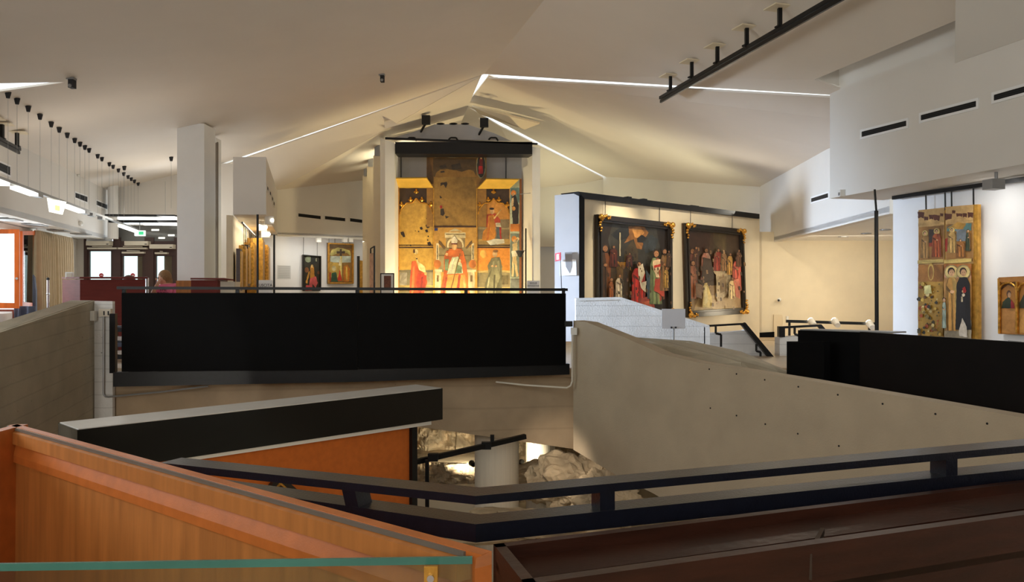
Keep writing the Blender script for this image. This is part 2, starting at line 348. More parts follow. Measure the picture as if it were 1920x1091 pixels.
# far right: R2 upper fascia, recess, frontal cream wall
def r2(Y): return Vector((4.6+.0754*Y, Y, 0))
wall('wall_right_fascia', r2(11.6), r2(19.8), 1.12, 2.75, .15, M_wall, 'cream upper wall with a single slot beside the canvases')
wall('wall_right_recess', (5.45, 18.25), (9.6, 18.25), FZ, 1.35, .15, M_cream, 'cream recess wall lit from below')
struct(prism('ceiling_recess', [r2(11.6)+Vector((0, 0, 1.15)), r2(18.3)+Vector((0, 0, 1.15)), Vector((9.6, 18.3, 1.15)), Vector((9.6, 11.6, 1.15))], (0, 0, .08), M_white), 'cream recess soffit with round downlights')
wall('wall_right_outer', (9.5, 18.3), (9.5, 8.0), FZ, 1.3, .1, M_cream)
# right bulkhead R1 with niche
def r1(Y): return Vector((4.57-.2533*(Y-11.5), Y, 0))
rz0, rz1 = 1.33, 2.86
nR = Vector((1, .2533, 0)).normalized()
struct(MB().prism([r1(11.5)+Vector((0, 0, rz0)), r1(-6)+Vector((0, 0, rz0)), r1(-6)+nR*.9+Vector((0, 0, rz0)), r1(11.5)+nR*.9+Vector((0, 0, rz0))], (0, 0, rz1-rz0)).build('wall_right', M_wall), 'grey-white upper wall with three long slots on the right')
wall('wall_right_cove', r1(11.5)+nR*.1, r1(-6)+nR*.1, rz1, 3.35, .1, M_wall)
struct(prism('ceiling_cove', [r1(11.45)+Vector((-.7, 0, 3.3)), r1(-6)+Vector((-.7, 0, 3.3)), r1(-6)+Vector((.3, 0, 3.3)), r1(11.5)+Vector((.3, 0, 3.3))], (0, 0, .03), M_ceil))
struct(prism('wall_right_cove_end', [r1(11.46)+Vector((-.25, 0, 3.04)), r1(11.46)+Vector((.3, 0, 2.88)), r1(11.46)+Vector((.3, 0, 3.33)), r1(11.46)+Vector((-.25, 0, 3.33))], (0, .03, 0), M_wall))
cb = on_line(1792, 118, r1(11), r1(5)); ct = onC(1792, -60)
struct(MB().prism([cb-nR*.01, ct, Vector((cb.x, cb.y, ct.z))+nR*.4, cb+nR*.4], AX*-9).build('wall_right_bulkhead', M_wall), 'darker projecting bulkhead at the upper right corner')
def wn(Y): return Vector((5.43-.2533*(Y-11.4), Y, 0))
wall('wall_right_niche', wn(11.4), wn(-6), -2.5, rz0+.05, .12, M_disp, 'white display wall behind the gilded double panel')
pierced('wall_behind', Vector((-9, -5.9, 0)), Vector((11, -5.9, 0)), LZ, 5.5, [(Vector((-3.6, -5.9, 0)), Vector((2.6, -5.9, 0)), 1.0, 3.0)])  # opening added behind the camera to let daylight in
plain_window('added_window_4', Vector((-3.6, -6.0, 0)), Vector((2.6, -6.0, 0)), 1.0, 3.0, 'added unseen wide window in the wall behind the visitor')
# floors
struct(prism('floor', [Vector((-13, 10.9, FZ)), Vector((9.6, 10.9, FZ)), Vector((9.6, 26, FZ)), Vector((-13, 26, FZ))], (0, 0, -.12), M_floor), 'stone floor of the upper gallery')
struct(prism('floor_lower', [Vector((-12, -6, LZ)), Vector((12, -6, LZ)), Vector((12, 20, LZ)), Vector((-12, 20, LZ))], (0, 0, -.1), M_cream), 'lower excavation floor')
struct(prism('floor_near', [Vector((-6, -6, -1.6)), Vector((6.3, -6, -1.6)), Vector((6.3, 2.2, -1.6)), Vector((-2.3, 2.6, -1.6)), Vector((-6, 3, -1.6))], (0, 0, -.2), M_floor))
wall('wall_lower_left', (-10.5, 3), (-10.5, 20), LZ, FZ, .1, M_conc); wall('wall_lower_rear', (-12, 17), (12, 17), LZ, FZ, .1, M_cream)
wall('wall_lower_right', (9.0, -6), (9.0, 20), LZ, FZ, .1, M_conc)

# ------------------------------------------------------------------ bridge with black parapet
bl, br = Vector((P(212, 0, 9.8).x, 9.8, 0)), Vector((P(1068, 0, 10.6).x, 10.6, 0))
def onB(px, py): return on_line(px, py, bl, br)
bd = (br-bl).normalized(); bn = Vector((-bd.y, bd.x, 0))
t = thing('footbridge', 'black footbridge with solid parapet panels spanning between the concrete walls', 'bridge', (bl+br)/2+Vector((0, 0, -1.2)))
line_panel('edge_beam', [(212, 698), (1068, 682), (1068, 702), (670, 716), (212, 725)], bl-bn*.02, br-bn*.02, .12, M_black, t)
line_panel('parapet_panel', [(228, 549), (670.3, 549), (670.3, 693), (228, 697)], bl-bn*.06, br-bn*.06, .03, M_blackp, t)
line_panel('parapet_panel', [(671.8, 549), (1061, 550), (1061, 684), (671.8, 692)], bl-bn*.06, br-bn*.06, .03, M_blackp, t)
MB().bar(onB(220, 539.5), onB(1064, 543), .05, .035).build('handrail', M_black, t)
for x in (232, 445, 670, 874, 1057):
    MB().bar(onB(x, 540)+bn*.02, onB(x, 695)+bn*.02, .045, .03, (0, 1, 0)).build('post', M_black, t)
MB().bar(onB(210, 588)+bn*.05, onB(210, 700)+bn*.05, .07, .06, (0, 1, 0)).build('end_post', M_black, t)
line_panel('skirt_strip', [(240, 694), (655, 689), (655, 694), (240, 699)], bl+bn*.02, br+bn*.02, .02, mat('strip_brown', (96, 62, 52), .5), t)
line_panel('skirt_strip', [(875, 686), (1060, 680), (1060, 683), (875, 689)], bl+bn*.02, br+bn*.02, .02, mat('strip_orange', (170, 96, 50), .5), t)
dk = [bl+Vector((0, 0, FZ))+bn*.1, br+Vector((0, 0, FZ))+bn*.1, br+Vector((0, .5, FZ))+bn*.1, bl+Vector((0, 1.2, FZ))+bn*.1]
prism('deck', dk, (0, 0, -.08), M_floor, t)
# concrete beam carrying the bridge
cA, cB = Vector((P(175, 0, 10.05).x, 10.05, 0)), Vector((P(1082, 0, 10.95).x, 10.95, 0))
tag(line_panel('concrete_beam', [(178, 700), (1085, 690), (1085, 843), (785, 800), (178, 800)], cA, cB, .3, M_concb), 'brown-grey concrete beam under the black footbridge', 'beam')
# left concrete parapet
o = thing('concrete_parapet', 'sloping board-marked concrete parapet at the left edge, with socket boxes', 'parapet', P(120, 800, 9.5))
lA, lB = Vector((P(-40, 0, 6.9).x, 6.9, 0)), Vector((P(176, 0, 10.0).x, 10.0, 0))
line_panel('sloping_wall', [(-40, 637), (172, 566), (177, 564), (177, 820), (-40, 900)], lA, lB, .16, M_conc, o)
line_panel('coping', [(-40, 634), (172, 563), (177, 563), (177, 569), (-40, 642)], lA-Vector((.03, .03, 0)), lB-Vector((.03, .03, 0)), .24, M_conc, o)
prism('end_wall', [P(177, 564, 9.98), P(211, 565, 9.98), P(211, 830, 9.98), P(177, 830, 9.98)], (0, .06, 0), M_concl, o)
# right ramp parapet
qA, qB = Vector((P(1075, 0, 10.3).x, 10.3, 0)), Vector((P(1920, 0, 6.0).x, 6.0, 0))
o = thing('concrete_parapet', 'huge smooth brown concrete ramp parapet falling to the right', 'parapet', P(1400, 900, 8))
qp = [(1075, 601), (1100, 604), (1170, 632), (1242, 664), (1305, 679), (1520, 714), (1920, 783), (2300, 850), (2300, 1200), (1700, 1200), (1225, 925), (1160, 893), (1075, 843)]
line_panel('ramp_wall', qp, qA, qB, .18, mat('concrete_smooth', (178, 162, 138), .75, var=.07, scale=2.5, bump=.15, bscale=60), o)
for i, (x, y) in enumerate([(1330, 692), (1381, 701), (1434, 712), (1497, 725), (1571, 740), (1655, 757), (1754, 776), (1851, 794), (1332, 765), (1381, 779), (1435, 795), (1496, 813), (1573, 836)]):
    p = on_line(x, y, qA, qB); nn = Vector((qB.y-qA.y, -(qB.x-qA.x), 0)).normalized(); nn = -nn if nn.dot(p) > 0 else nn
    MB().tube(p-nn*.004, p+nn*.003, .009, n=8).build('tie_hole', M_dark, o)
# inner ramp parapets, seen over the big one
def depth_poly(name, pts, off, m, parent=None): return prism(name, [P(*p) for p in pts], off, m, parent)
o = thing('concrete_parapet', 'low curved concrete kerb of the ramp behind the huge parapet', 'parapet', P(1350, 720, 10))
depth_poly('kerb_wall', [(1172, 632, 10.7), (1290, 640, 10.6), (1385, 660, 10.2), (1450, 687, 9.7), (1545, 724, 9.1), (1545, 790, 9.1), (1240, 740, 10.2), (1172, 720, 10.7)], (.06, .1, 0), M_conc, o)
depth_poly('inner_kerb', [(1190, 640, 10.2), (1290, 654, 10.0), (1390, 680, 9.5), (1390, 720, 9.5), (1190, 690, 10.2)], (.03, .08, 0), M_conc, o)
# white-lit board-marked parapet in front of canvases
o = thing('concrete_parapet', 'pale daylit board-marked concrete parapet in front of the first large canvas', 'parapet', P(1200, 690, 12.3))
depth_poly('board_wall', [(1080, 562, 12.3), (1162, 560, 12.3), (1322, 613, 12.3), (1322, 700, 12.3), (1080, 700, 12.3)], (0, .2, 0), M_concl, o)
depth_poly('coping', [(1080, 559, 12.28), (1164, 557, 12.28), (1330, 610, 12.28), (1330, 616, 12.28), (1162, 562, 12.28), (1080, 564, 12.28)], (0, .26, 0), M_concl, o)
depth_poly('end_post', [(1320, 612, 12.3), (1331, 612, 12.3), (1331, 700, 12.3), (1320, 700, 12.3)], (0, .24, 0), M_concl, o)
o = thing('concrete_parapet', 'grey concrete stair parapet below the black handrail', 'parapet', P(1390, 700, 13))
depth_poly('stair_wall', [(1331, 625, 13), (1398, 620, 13), (1465, 692, 13), (1465, 730, 13), (1331, 730, 13)], (0, .2, 0), M_concl, o)
depth_poly('stair_edge', [(1398, 619, 12.97), (1404, 619, 12.97), (1468, 692, 12.97), (1462, 692, 12.97)], (0, .26, 0), M_white, o)
o = thing('stair_handrail', 'black steel stair handrail bending down behind the pale parapet', 'handrail', P(1395, 690, 12.9))
MB().bar(P(1326, 611, 12.85), P(1394, 607, 12.85), .06, .03).build('upper_rail', M_black, o)
MB().bar(P(1393, 607, 12.85), P(1462, 690, 12.85), .07, .10, (0, -1, 0)).build('sloping_rail', M_black, o)
for a in ((1342, 612, 640, 1352), (1418, 645, 672, 1426)):
    MB().path([P(a[0], a[1], 12.85), P(a[0], a[1]+13, 12.85), P(a[3], a[1]+15, 12.85), P(a[3], a[2]+10, 12.85)], .018).build('bracket', M_black, o)
o = thing('stair_handrail', 'short black handrail beside the black balcony panel', 'handrail', P(1510, 650, 13.5))
MB().bar(P(1463, 614, 13), P(1537, 610, 13), .06, .035).build('upper_rail', M_black, o)
MB().bar(P(1536, 610, 13), P(1552, 628, 13), .06, .07, (0, -1, 0)).build('sloping_rail', M_black, o)
prism('end_plate', [P(1461, 612, 12.95), P(1472, 612, 12.95), P(1472, 632, 12.95), P(1461, 632, 12.95)], (0, .1, 0), M_black, o)
MB().path([P(1490, 613, 13), P(1490, 626, 13), P(1500, 630, 13)], .02).build('bracket', M_black, o)
tag(depth_poly('concrete_post', [(1462, 633, 13), (1500, 630, 13), (1500, 720, 13), (1462, 720, 13)], (0, .25, 0), M_concl), 'grey concrete post under the short black handrail', 'post')
# black balcony on the right
o = thing('balcony_front', 'long black balcony front below the gilded double panel', 'balcony', P(1700, 780, 8.5))
kA, kB = on_z(1495, 619, -.45), on_z(1920, 641, -.45); kA.z = kB.z = 0
line_panel('front_panel', [(1612, 622), (1920, 642), (2200, 656), (2200, 900), (1612, 800)], kA, kB, .05, mat('black_brown_panel', (14, 9, 8), .55, var=.25, scale=4, spec=.12), o)
line_panel('rear_panel', [(1496, 619), (1640, 624), (1640, 800), (1475, 800), (1475, 640), (1496, 640)], kA+Vector((.05, .12, 0)), kB+Vector((.05, .12, 0)), .04, M_blackp, o)
line_panel('lower_box', [(1480, 642), (1545, 640), (1545, 790), (1480, 790)], kA-Vector((.1, .1, 0)), kB-Vector((.1, .1, 0)), .1, M_blackp, o)
line_panel('top_ledge', [(1500, 617), (1672, 622), (1672, 625), (1500, 620)], kA+Vector((.1, .2, 0)), kB+Vector((.1, .2, 0)), .25, M_grey, o)
# tall black pole
o = thing('steel_pole', 'slim tall black pole rising from the balcony to the soffit', 'pole', P(1644, 624, 9.3))
MB().tube(P(1644, 622, 9.3), P(1643, 395, 9.3), .022).build('lower_tube', M_black, o)
MB().tube(P(1643, 395, 9.3), P(1640, 355, 9.3), .012).build('upper_tube', M_black, o)

# ------------------------------------------------------------------ foreground: black guard rail
rc = P(892, 938, 2.4); rr = P(1920, 842, 2.95); rl = P(300, 874, 2.95)
def rext(a, b, k): return a+(b-a)*k
bc = P(892, 1000, 2.4); brr = P(1920, 893, 2.95); bll = P(330, 916, 2.95)
o = thing('guard_railing', 'dark blue-black steel guard railing with a bend in the foreground', 'railing', (rc.x, rc.y, -1.6))
up = Vector((0, .045, 0))
def mitre_rail(c, l, r_, w, h, name):
    dr = (r_-c); dl = (l-c); nr = Vector((-dr.y, dr.x, 0)).normalized(); nl = Vector((dl.y, -dl.x, 0)).normalized()
    m_ = (nr+nl).normalized(); k = w/max(.3, m_.dot(nr)); hv = Vector((0, 0, -h))
    MB().prism([c, r_, r_+nr*w, c+m_*k], hv).build(name, M_navy, o); MB().prism([c, l, l+nl*w, c+m_*k], hv).build(name, M_navy, o)
hz = Vector((0, 0, .013)); mitre_rail(rc+hz, rl+hz, rext(rc, rr, 1.5)+hz, .1, .026, 'top_rail')
hz = Vector((0, 0, .0275)); mitre_rail(bc+hz, bll+hz, rext(bc, brr, 1.5)+hz, .1, .055, 'lower_beam')
def rail_post(k, side):
    a = rext(rc, rr if side else rl, k); b = rext(bc, brr if side else bll, k); d = ((rr if side else rl)-rc).normalized()
    m = MB().bar(a+up, b+up, .05, .075, (d.y, -d.x, 0)); m.build('post', M_navy, o)
rail_post(.2, 1); rail_post(.84, 1); rail_post(.345, 0)
# ------------------------------------------------------------------ foreground: dark mahogany display case
o = thing('display_case', 'long dark mahogany table case with an empty tray, right foreground', 'display case', (1.4, 2.2, -1.6))
zt = -.69
dBL, dBR = on_z(925, 1020, zt), on_z(1920, 899, zt); dFL, dFR = on_z(985, 1096, zt), on_z(1920, 965, zt)
dBR = rext(dBL, dBR, 1.5); dFR = rext(dFL, dFR, 1.5)
inw = (dFL-dBL).normalized()
MB().prism([dBL, dBR, dBR+inw*.03, dBL+inw*.03], (0, 0, -.9)).build('back_board', M_dwood, o)
MB().prism([dBL+inw*.03+Vector((0, 0, -.035)), dBR+inw*.03+Vector((0, 0, -.035)), dBR+inw*.12+Vector((0, 0, -.06)), dBL+inw*.12+Vector((0, 0, -.06))], (0, 0, -.02)).build('sloping_ledge', M_dwood, o)
MB().prism([dBL+Vector((0, 0, -.11)), dBR+Vector((0, 0, -.11)), dFR+Vector((0, 0, -.11)), dFL+Vector((0, 0, -.11))], (0, 0, -.02)).build('tray_floor', M_dwood2, o)
MB().prism([dFL, dFR, dFR-inw*.035, dFL-inw*.035], (0, 0, -.9)).build('front_board', M_dwood, o)
MB().prism([dBL, dFL, dFL+(dFR-dFL).normalized()*.03, dBL+(dBR-dBL).normalized()*.03], (0, 0, -.9)).build('end_board', M_dwood, o)
k0, k1 = rext(dBL, dBR, .34)+inw*.1, rext(dFL, dFR, .335)
MB().bar(k0+Vector((0, 0, -.075)), k1+Vector((0, 0, -.06)), .012, .07).build('tray_divider', M_dwood2, o)
# ------------------------------------------------------------------ foreground: cherry wood case with glass lid
o = thing('display_case', 'light cherry wood display case with glass lid, left foreground', 'display case', (-1.4, 2.3, -1.6))
zt = -.6
cBL, cBR = on_z(32, 795, zt), on_z(922, 1033, zt); cBL = rext(cBR, cBL, 1.0)
cFR, cFL = on_z(893, 1046, zt), on_z(-850, 1072, zt)
cd = (cBR-cBL).normalized(); ci = Vector((cd.y, -cd.x, 0)); ci = -ci if ci.y > 0 else ci
lbk = Vector((-2.28, 1.7, zt)); ld = (lbk-cBL).normalized(); li = Vector((-ld.y, ld.x, 0)); li = -li if li.y > 0 else li
Z = lambda v, z: Vector((v.x, v.y, zt+z))
MB().prism([Z(cBL, 0), Z(cBR, 0), Z(cBR+ci*.034, 0), Z(cBL+ci*.034, 0)], (0, 0, -1.0)).build('rear_rim', M_woodr, o)
MB().bar(Z(cBL+ci*.038, -.008), Z(cBR+ci*.038-cd*.05, -.008), .008, .012).build('glass_bead', mat('grey_bead', (110, 104, 96), .3), o)
MB().prism([Z(cBL+ci*.03, -.012), Z(cBR+ci*.03-cd*.03, -.012), Z(cBR+ci*.055-cd*.06, -.02), Z(cBL+ci*.055, -.02)], (0, 0, -.05)).build('inner_rim', M_wood, o)
MB().prism([Z(cBL+ci*.03, -.055), Z(cBR+ci*.03-cd*.05, -.055), Z(cBR+ci*.05-cd*.08, -.12), Z(cBL+ci*.05, -.12)], (0, 0, -.03)).build('moulding', M_woodr, o)
MB().prism([Z(cBL+ci*.025, -.1), Z(cBR+ci*.025, -.1), Z(cBR+ci*.035, -1.0), Z(cBL+ci*.035, -1.0)], ci*.01).build('rear_panel', M_wood, o)
MB().prism([Z(cBL, 0), Z(lbk, 0), Z(lbk+li*.05, 0), Z(cBL+li*.05, 0)], (0, 0, -1.0)).build('side_rim', M_woodr, o)
MB().prism([Z(cBL+ci*.05, -.02), Z(cBL+ci*.05+cd*.03, -.02), Z(cBL+ci*.09+cd*.03, -.02), Z(cBL+ci*.09, -.02)], (0, 0, -.95)).build('corner_post', M_wood, o)
MB().prism([Z(cBR, 0), Z(cBR+Vector((.002, -.09, 0)), 0), Z(cFR+Vector((-.0, -.07, 0)), 0), Z(cFR+Vector((0, -.0, 0)), 0)], (0, 0, -1.0)).build('corner_post', M_woodr, o)
g = MB().prism([Z(cFR+Vector((-.01, .02, 0)), -.02), Z(cFL+Vector((0, .02, 0)), -.02), Z(cFL+Vector((0, .02, 0)), -.9), Z(cFR+Vector((-.01, .02, 0)), -.9)], (0, .006, 0)).build('front_glass', M_glass, o)
MB().bar(Z(cFR+Vector((-.01, .023, 0)), -.012), Z(cFL+Vector((0, .023, 0)), -.012), .008, .016).build('glass_edge', M_teal, g)
MB().prism([Z(cFR+Vector((-.01, .03, 0)), -.95), Z(cFL+Vector((0, .03, 0)), -.95), Z(lbk, -.95), Z(cBL, -.95), Z(cBR, -.95)], (0, 0, -.05)).build('case_floor', M_wood, o)
hp = P(808, 1082, 1.78)
h = MB().box(hp, (.03, .008, .05)).build('hinge_plate', M_gold, o)
MB().tube(hp+Vector((0, -.004, 0)), hp+Vector((0, -.012, 0)), .008, n=14).build('screw', M_chrome, h)

# ------------------------------------------------------------------ lower gallery: hood, orange wall, gilded frame
zt = -1.05
h0, h1 = on_z(145, 806, zt), on_z(830, 728, zt); hd = (h1-h0).normalized(); hn = Vector((-hd.y, hd.x, 0))
o = thing('exhibition_hood', 'long black box hood with pale light strip above the orange wall', 'hood', (h0+h1)/2+Vector((0, 0, -.34)))
MB().prism([h0, h1, h1+hn*.46, h0+hn*.46], (0, 0, -.335)).build('body', M_hood, o)
MB().prism([h0+hd*.01+hn*.01, h1-hd*.01+hn*.01, h1-hd*.01+hn*.45, h0+hd*.01+hn*.45], (0, 0, .006)).build('top_panel', mat('grey_laminate', (216, 212, 206), .3, var=.05), o)
s0, s1 = on_line(318, 864, h0+hn*.05, h1+hn*.05), on_line(806, 792, h0+hn*.05, h1+hn*.05)
MB().bar(s0, s1, .05, .04).build('light_strip', M_plast, o)
o = thing('exhibition_wall', 'orange fabric exhibition wall under the black hood', 'panel', (h0+h1)/2+Vector((0, 0, LZ)))
w0, w1 = h0+hn*.1, on_line(768, 800, h0+hn*.1, h1+hn*.1)
MB().prism([Vector((w0.x, w0.y, -1.38)), Vector((w1.x, w1.y, -1.38)), Vector((w1.x, w1.y, LZ)), Vector((w0.x, w0.y, LZ))], hn*.08).build('fabric_panel', M_orange, o)
MB().bar(Vector((w1.x, w1.y, -1.38))+hd*.03, Vector((w1.x, w1.y, LZ))+hd*.03, .1, .07, hd).build('end_post', M_black, o)
fc = on_line(555, 935, h0-hn*.02, h1-hn*.02)
o = thing('framed_picture', 'gilded picture frame hung diagonally on the orange wall', 'frame', fc+Vector((0, 0, -.3)))
zz = Vector((0, 0, 1)); e1 = (hd*.72+zz*-.69); e2 = (hd*.69+zz*.72)
top = on_line(522, 888, h0+hn*.03, h1+hn*.03)
for k, (m, w) in enumerate(((M_frame, .05), (M_golds, .018), (M_dwood, .02), (M_golds, .014), (M_gold, .03))):
    off = sum(x for x in (.05, .018, .02, .014, .03)[:k])+w/2
    a = top+(e1-e2)*off-hn*(.01*k)
    MB().bar(a, a+e1*(.62-off), w, .05, -hn).bar(a, a-e2*(.5-off), w, .05, -hn).build('moulding', m, o)
MB().prism([top+(e1-e2)*.12, top+e1*.62-e2*.12, top+e1*.62-e2*.5, top+e1*.12-e2*.5], hn*.02).build('picture', M_dwood, o)
# ------------------------------------------------------------------ pit: columns, rail, rocks
def column(px0, px1, Y, label):
    c = P((px0+px1)/2, 0, Y); r = (px1-px0)/2/F*Y
    return tag(MB().tube((c.x, c.y, LZ), (c.x, c.y, FZ-.1), r, n=40).build('round_column', M_col, smooth=False), label, 'column')
column(890, 973, 11.6, 'thick pale round column standing in the excavation')
column(986, 1041, 13.6, 'smaller pale round column behind the rocks')
o = thing('pit_handrail', 'black tubular handrail sloping through the excavation', 'handrail', P(800, 955, 9.6))
MB().bar(P(770, 868, 9.6), P(985, 818, 10.3), .06, .06).build('rail', M_black, o)
MB().bar(P(801, 862, 9.6), P(801, 960, 9.6), .045, .045, (0, 1, 0)).build('post', M_black, o)
MB().bar(P(923, 833, 10.1), P(923, 815, 10.1), .05, .05, (0, 1, 0)).build('bracket', M_black, o)
for x, y, Y in ((812, 857, 9.6), (912, 835, 10.05)): MB().box(P(x, y, Y), (.12, .08, .09)).build('clamp', M_black, o)
def rock(c, r, sc, seed, label, amp=.4, sub=4, rot=0.0):
    bm = bmesh.new(); bmesh.ops.create_icosphere(bm, subdivisions=sub, radius=1)
    for v in bm.verts:
        p = v.co.copy(); n = noise.fractal(p*1.3+Vector((seed*7.1, 0, 0)), .8, 2.0, 5)
        q = noise.cell(p*2.2+Vector((seed, seed, 0)))*.3+.35*noise.ridged_multi_fractal(p*2.6+Vector((seed*3, 0, 0)), .9, 2.1, 5, 1.0, 2.0)-.35
        v.co = p*(1+amp*(n*.9+q*.5)); v.co = Vector((v.co.x*sc[0], v.co.y*sc[1], v.co.z*sc[2]))*r
    me = bpy.data.meshes.new('boulder'); bm.to_mesh(me); bm.free(); me.materials.append(M_rock)
    ob = bpy.data.objects.new('boulder', me); link(ob); ob.location = c; ob.rotation_euler = (0, 0, rot)
    return tag(ob, label, 'rock', 'rocks of the excavation')
rock(P(1080, 912, 11.1), .6, (1.0, .8, .72), 3, 'large rugged limestone boulder beside the thick column', .42, 5)
rock(P(1022, 905, 12.5), .5, (1.3, .8, .6), 9, 'flat-topped limestone boulder below the small round column', .3, 5)
rock(P(1140, 940, 10.0), .42, (1.0, .7, .9), 5, 'limestone boulder running under the ramp parapet', .4, 5)
rock(P(1000, 985, 9.2), .6, (1.6, .7, .25), 12, 'low heap of crumbling limestone just above the railing', .5, 5)
# lit rock face at the back
def rock_face(pix, Y, label, seed):
    (x0, y0, x1, y1) = pix; nx, nz = 46, 40; v = []; f = []
    for j in range(nz+1):
        for i in range(nx+1):
            p = P(x0+(x1-x0)*i/nx, y0+(y1-y0)*j/nz, Y)
            d = noise.fractal(Vector((p.x*2.2, p.z*2.2, seed)), .8, 2.0, 6)*.30+(j/nz)*-.45+noise.cell(Vector((p.x*4, p.z*4, seed)))*.08
            v.append(p+Vector((0, d, 0)))
    for j in range(nz):
        for i in range(nx): a = j*(nx+1)+i; f.append([a, a+1, a+nx+2, a+nx+1])
    b = len(v)
    v2 = [p+Vector((0, 1.6, 0)) for p in (v[0], v[nx], v[-1], v[nz*(nx+1)])]; v += v2
    f += [[0, nx, b+1, b]]
    return tag(obj('rock_face', v, f, M_rock), label, 'rock', 'rocks of the excavation')
rock_face((760, 765, 905, 905), 14.6, 'rough bedrock face glittering under the spotlight', 2.0)
rock_face((760, 866, 905, 960), 13.3, 'smooth bedrock ledge in front of the bright rock face', 6.0)
rock_face((960, 800, 1140, 960), 15.6, 'dim bedrock behind the small round column', 4.0)
tag(depth_poly('retaining_wall', [(760, 918, 12.45), (900, 912, 12.45), (900, 1010, 12.45), (760, 1010, 12.45)], (0, .2, 0), M_cream), 'low yellowish retaining wall at the foot of the bedrock', 'wall')
def pit_spot(px, py, Y, tgt, power, label, colr=(1, .9, .66)):
    p = P(px, py, Y); s_ = thing('spotlight', label, 'lamp', p, 'excavation spotlights')
    MB().tube(p, p+(Vector(tgt)-p).normalized()*-.12, .05, .035).build('housing', M_black, s_)
    MB().tube(p, p+Vector((0, .03, 0)), .04, n=10).build('lens', M_lamp, s_)
    spot('pit_beam', p+(Vector(tgt)-p).normalized()*.06, tgt, power, colr, 100, .7, .04)
spot('lower_gallery_beam', (-4.2, 4.6, -1.55), on_line(-60, 850, lA, lB), 90, (1, .95, .86), 40, .15, .03)
pit_spot(884, 868, 12.7, P(835, 815, 14.4), 90, 'glaring small spotlight in front of the bedrock face')
pit_spot(978, 866, 13.0, P(1000, 835, 13.8), 40, 'glaring small spotlight between the two round columns')
spot('pit_wash', P(1020, 800, 9.6)+Vector((0, 0, -.25)), P(1060, 900, 10.8), 26, (1, .84, .66), 90, .8, .1)
spot('orange_wall_wash', (-1.0, 5.2, -1.0), (-2.2, 7.2, -2.0), 26, WARM, 90, .9, .2)

# ------------------------------------------------------------------ sockets, conduits
o = thing('socket_box', 'white double power socket with conduit on the left concrete end wall', 'socket', P(198, 600, 9.93))
MB().box(P(198, 586, 9.93), (.145, .05, .095)).build('box', M_beige, o)
for x in (195, 203): MB().box(P(x, 587, 9.9), (.012, .012, .05)).build('outlet', M_ink, o)
MB().path([P(194, 592, 9.93), P(194, 738, 9.93), P(197, 743, 9.93), P(203, 744, 9.93), P(300, 735, 9.98), P(390, 724, 10.05)], .012).build('conduit', M_grey, o)
tag(MB().box(P(174, 592, 9.88), (.07, .06, .12)).build('junction_box', M_plast), 'blank white junction box beside the double socket', 'socket')
o = thing('socket_box', 'small white wall box with bent conduit at the right bridge end', 'socket', P(1076, 630, 10.25))
MB().box(P(1076, 621, 10.2), (.075, .05, .09)).build('box', M_plast, o)
MB().path([P(1073, 628, 10.2), P(1073, 715, 10.2), P(1070, 723, 10.2), P(1063, 727, 10.2), P(985, 722, 10.45), P(930, 716, 10.6)], .012).build('conduit', M_beige, o)
MB().box(P(1066, 607, 10.3), (.1, .08, .07)).build('bracket', M_black, o)

# ------------------------------------------------------------------ painted panels
def ell(cx, cy, rx, ry, n=14, a0=0, a1=360): return [(cx+rx*math.cos(math.radians(a0+(a1-a0)*i/n)), cy-ry*math.sin(math.radians(a0+(a1-a0)*i/n))) for i in range(n if a1-a0 == 360 else n+1)]
def rect(x0, y0, x1, y1): return [(x0, y0), (x1, y0), (x1, y1), (x0, y1)]
def sh(c, k): return tuple(max(0, min(255, v*k)) for v in c)
SKIN = (226, 178, 134)
def fig(x, yt, yb, c, w=None, c2=None, halo=None, hair=(60, 40, 28), skin=SKIN, kneel=False, folds=4):
    """a draped figure: nimbus, head, robe with folds, sleeves and hands"""
    h = yb-yt; hd = h/(5.2 if kneel else 7.2); w = w or h*.27; out = []
    if halo: out += [(sh(halo, .7), ell(x, yt+hd*.5, hd*.86, hd*.86)), (halo, ell(x, yt+hd*.5, hd*.74, hd*.74))]
    n = yt+hd
    out.append((sh(c, .8), [(x-w*.28, n+hd*.1), (x+w*.28, n+hd*.1), (x+w*.5, n+hd*.9), (x+w*.52, yb-h*.25), (x+w*.6, yb), (x-w*.6, yb), (x-w*.55, yb-h*.3), (x-w*.5, n+hd*.9)]))
    out.append((c, [(x-w*.2, n+hd*.12), (x+w*.24, n+hd*.12), (x+w*.38, n+hd), (x+w*.34, yb), (x-w*.4, yb), (x-w*.42, n+hd)]))
    if c2: out.append((c2, [(x+w*.02, n+hd*.15), (x+w*.26, n+hd*.15), (x+w*.5, n+hd), (x+w*.56, yb-h*.08), (x+w*.25, yb-h*.02), (x+w*.2, n+h*.35)]))
    for i in range(folds):
        fx = x-w*.38+w*.8*i/folds
        out.append((sh(c, 1.25 if i % 2 else .62), [(fx, n+hd*1.6), (fx+w*.06, n+hd*1.6), (fx+w*.12, yb-2*i % 3), (fx+w*.03, yb)]))
    out.append((sh(c, .55), [(x-w*.42, n+hd*1.0), (x+w*.1, n+hd*1.9), (x+w*.1, n+hd*2.15), (x-w*.44, n+hd*1.5)]))
    out.append((skin, ell(x+w*.06, n+hd*1.75, hd*.26, hd*.2, 8)))
    out += [(hair, ell(x, yt+hd*.42, hd*.42, hd*.48, 10)), (skin, ell(x+hd*.05, yt+hd*.58, hd*.32, hd*.42, 10)), (sh(skin, .6), ell(x-hd*.07, yt+hd*.55, hd*.06, hd*.05, 6)), (sh(skin, .6), ell(x+hd*.17, yt+hd*.55, hd*.06, hd*.05, 6)), (sh(skin, .65), rect(x-hd*.05, yt+hd*.8, x+hd*.15, yt+hd*.84))]
    return out
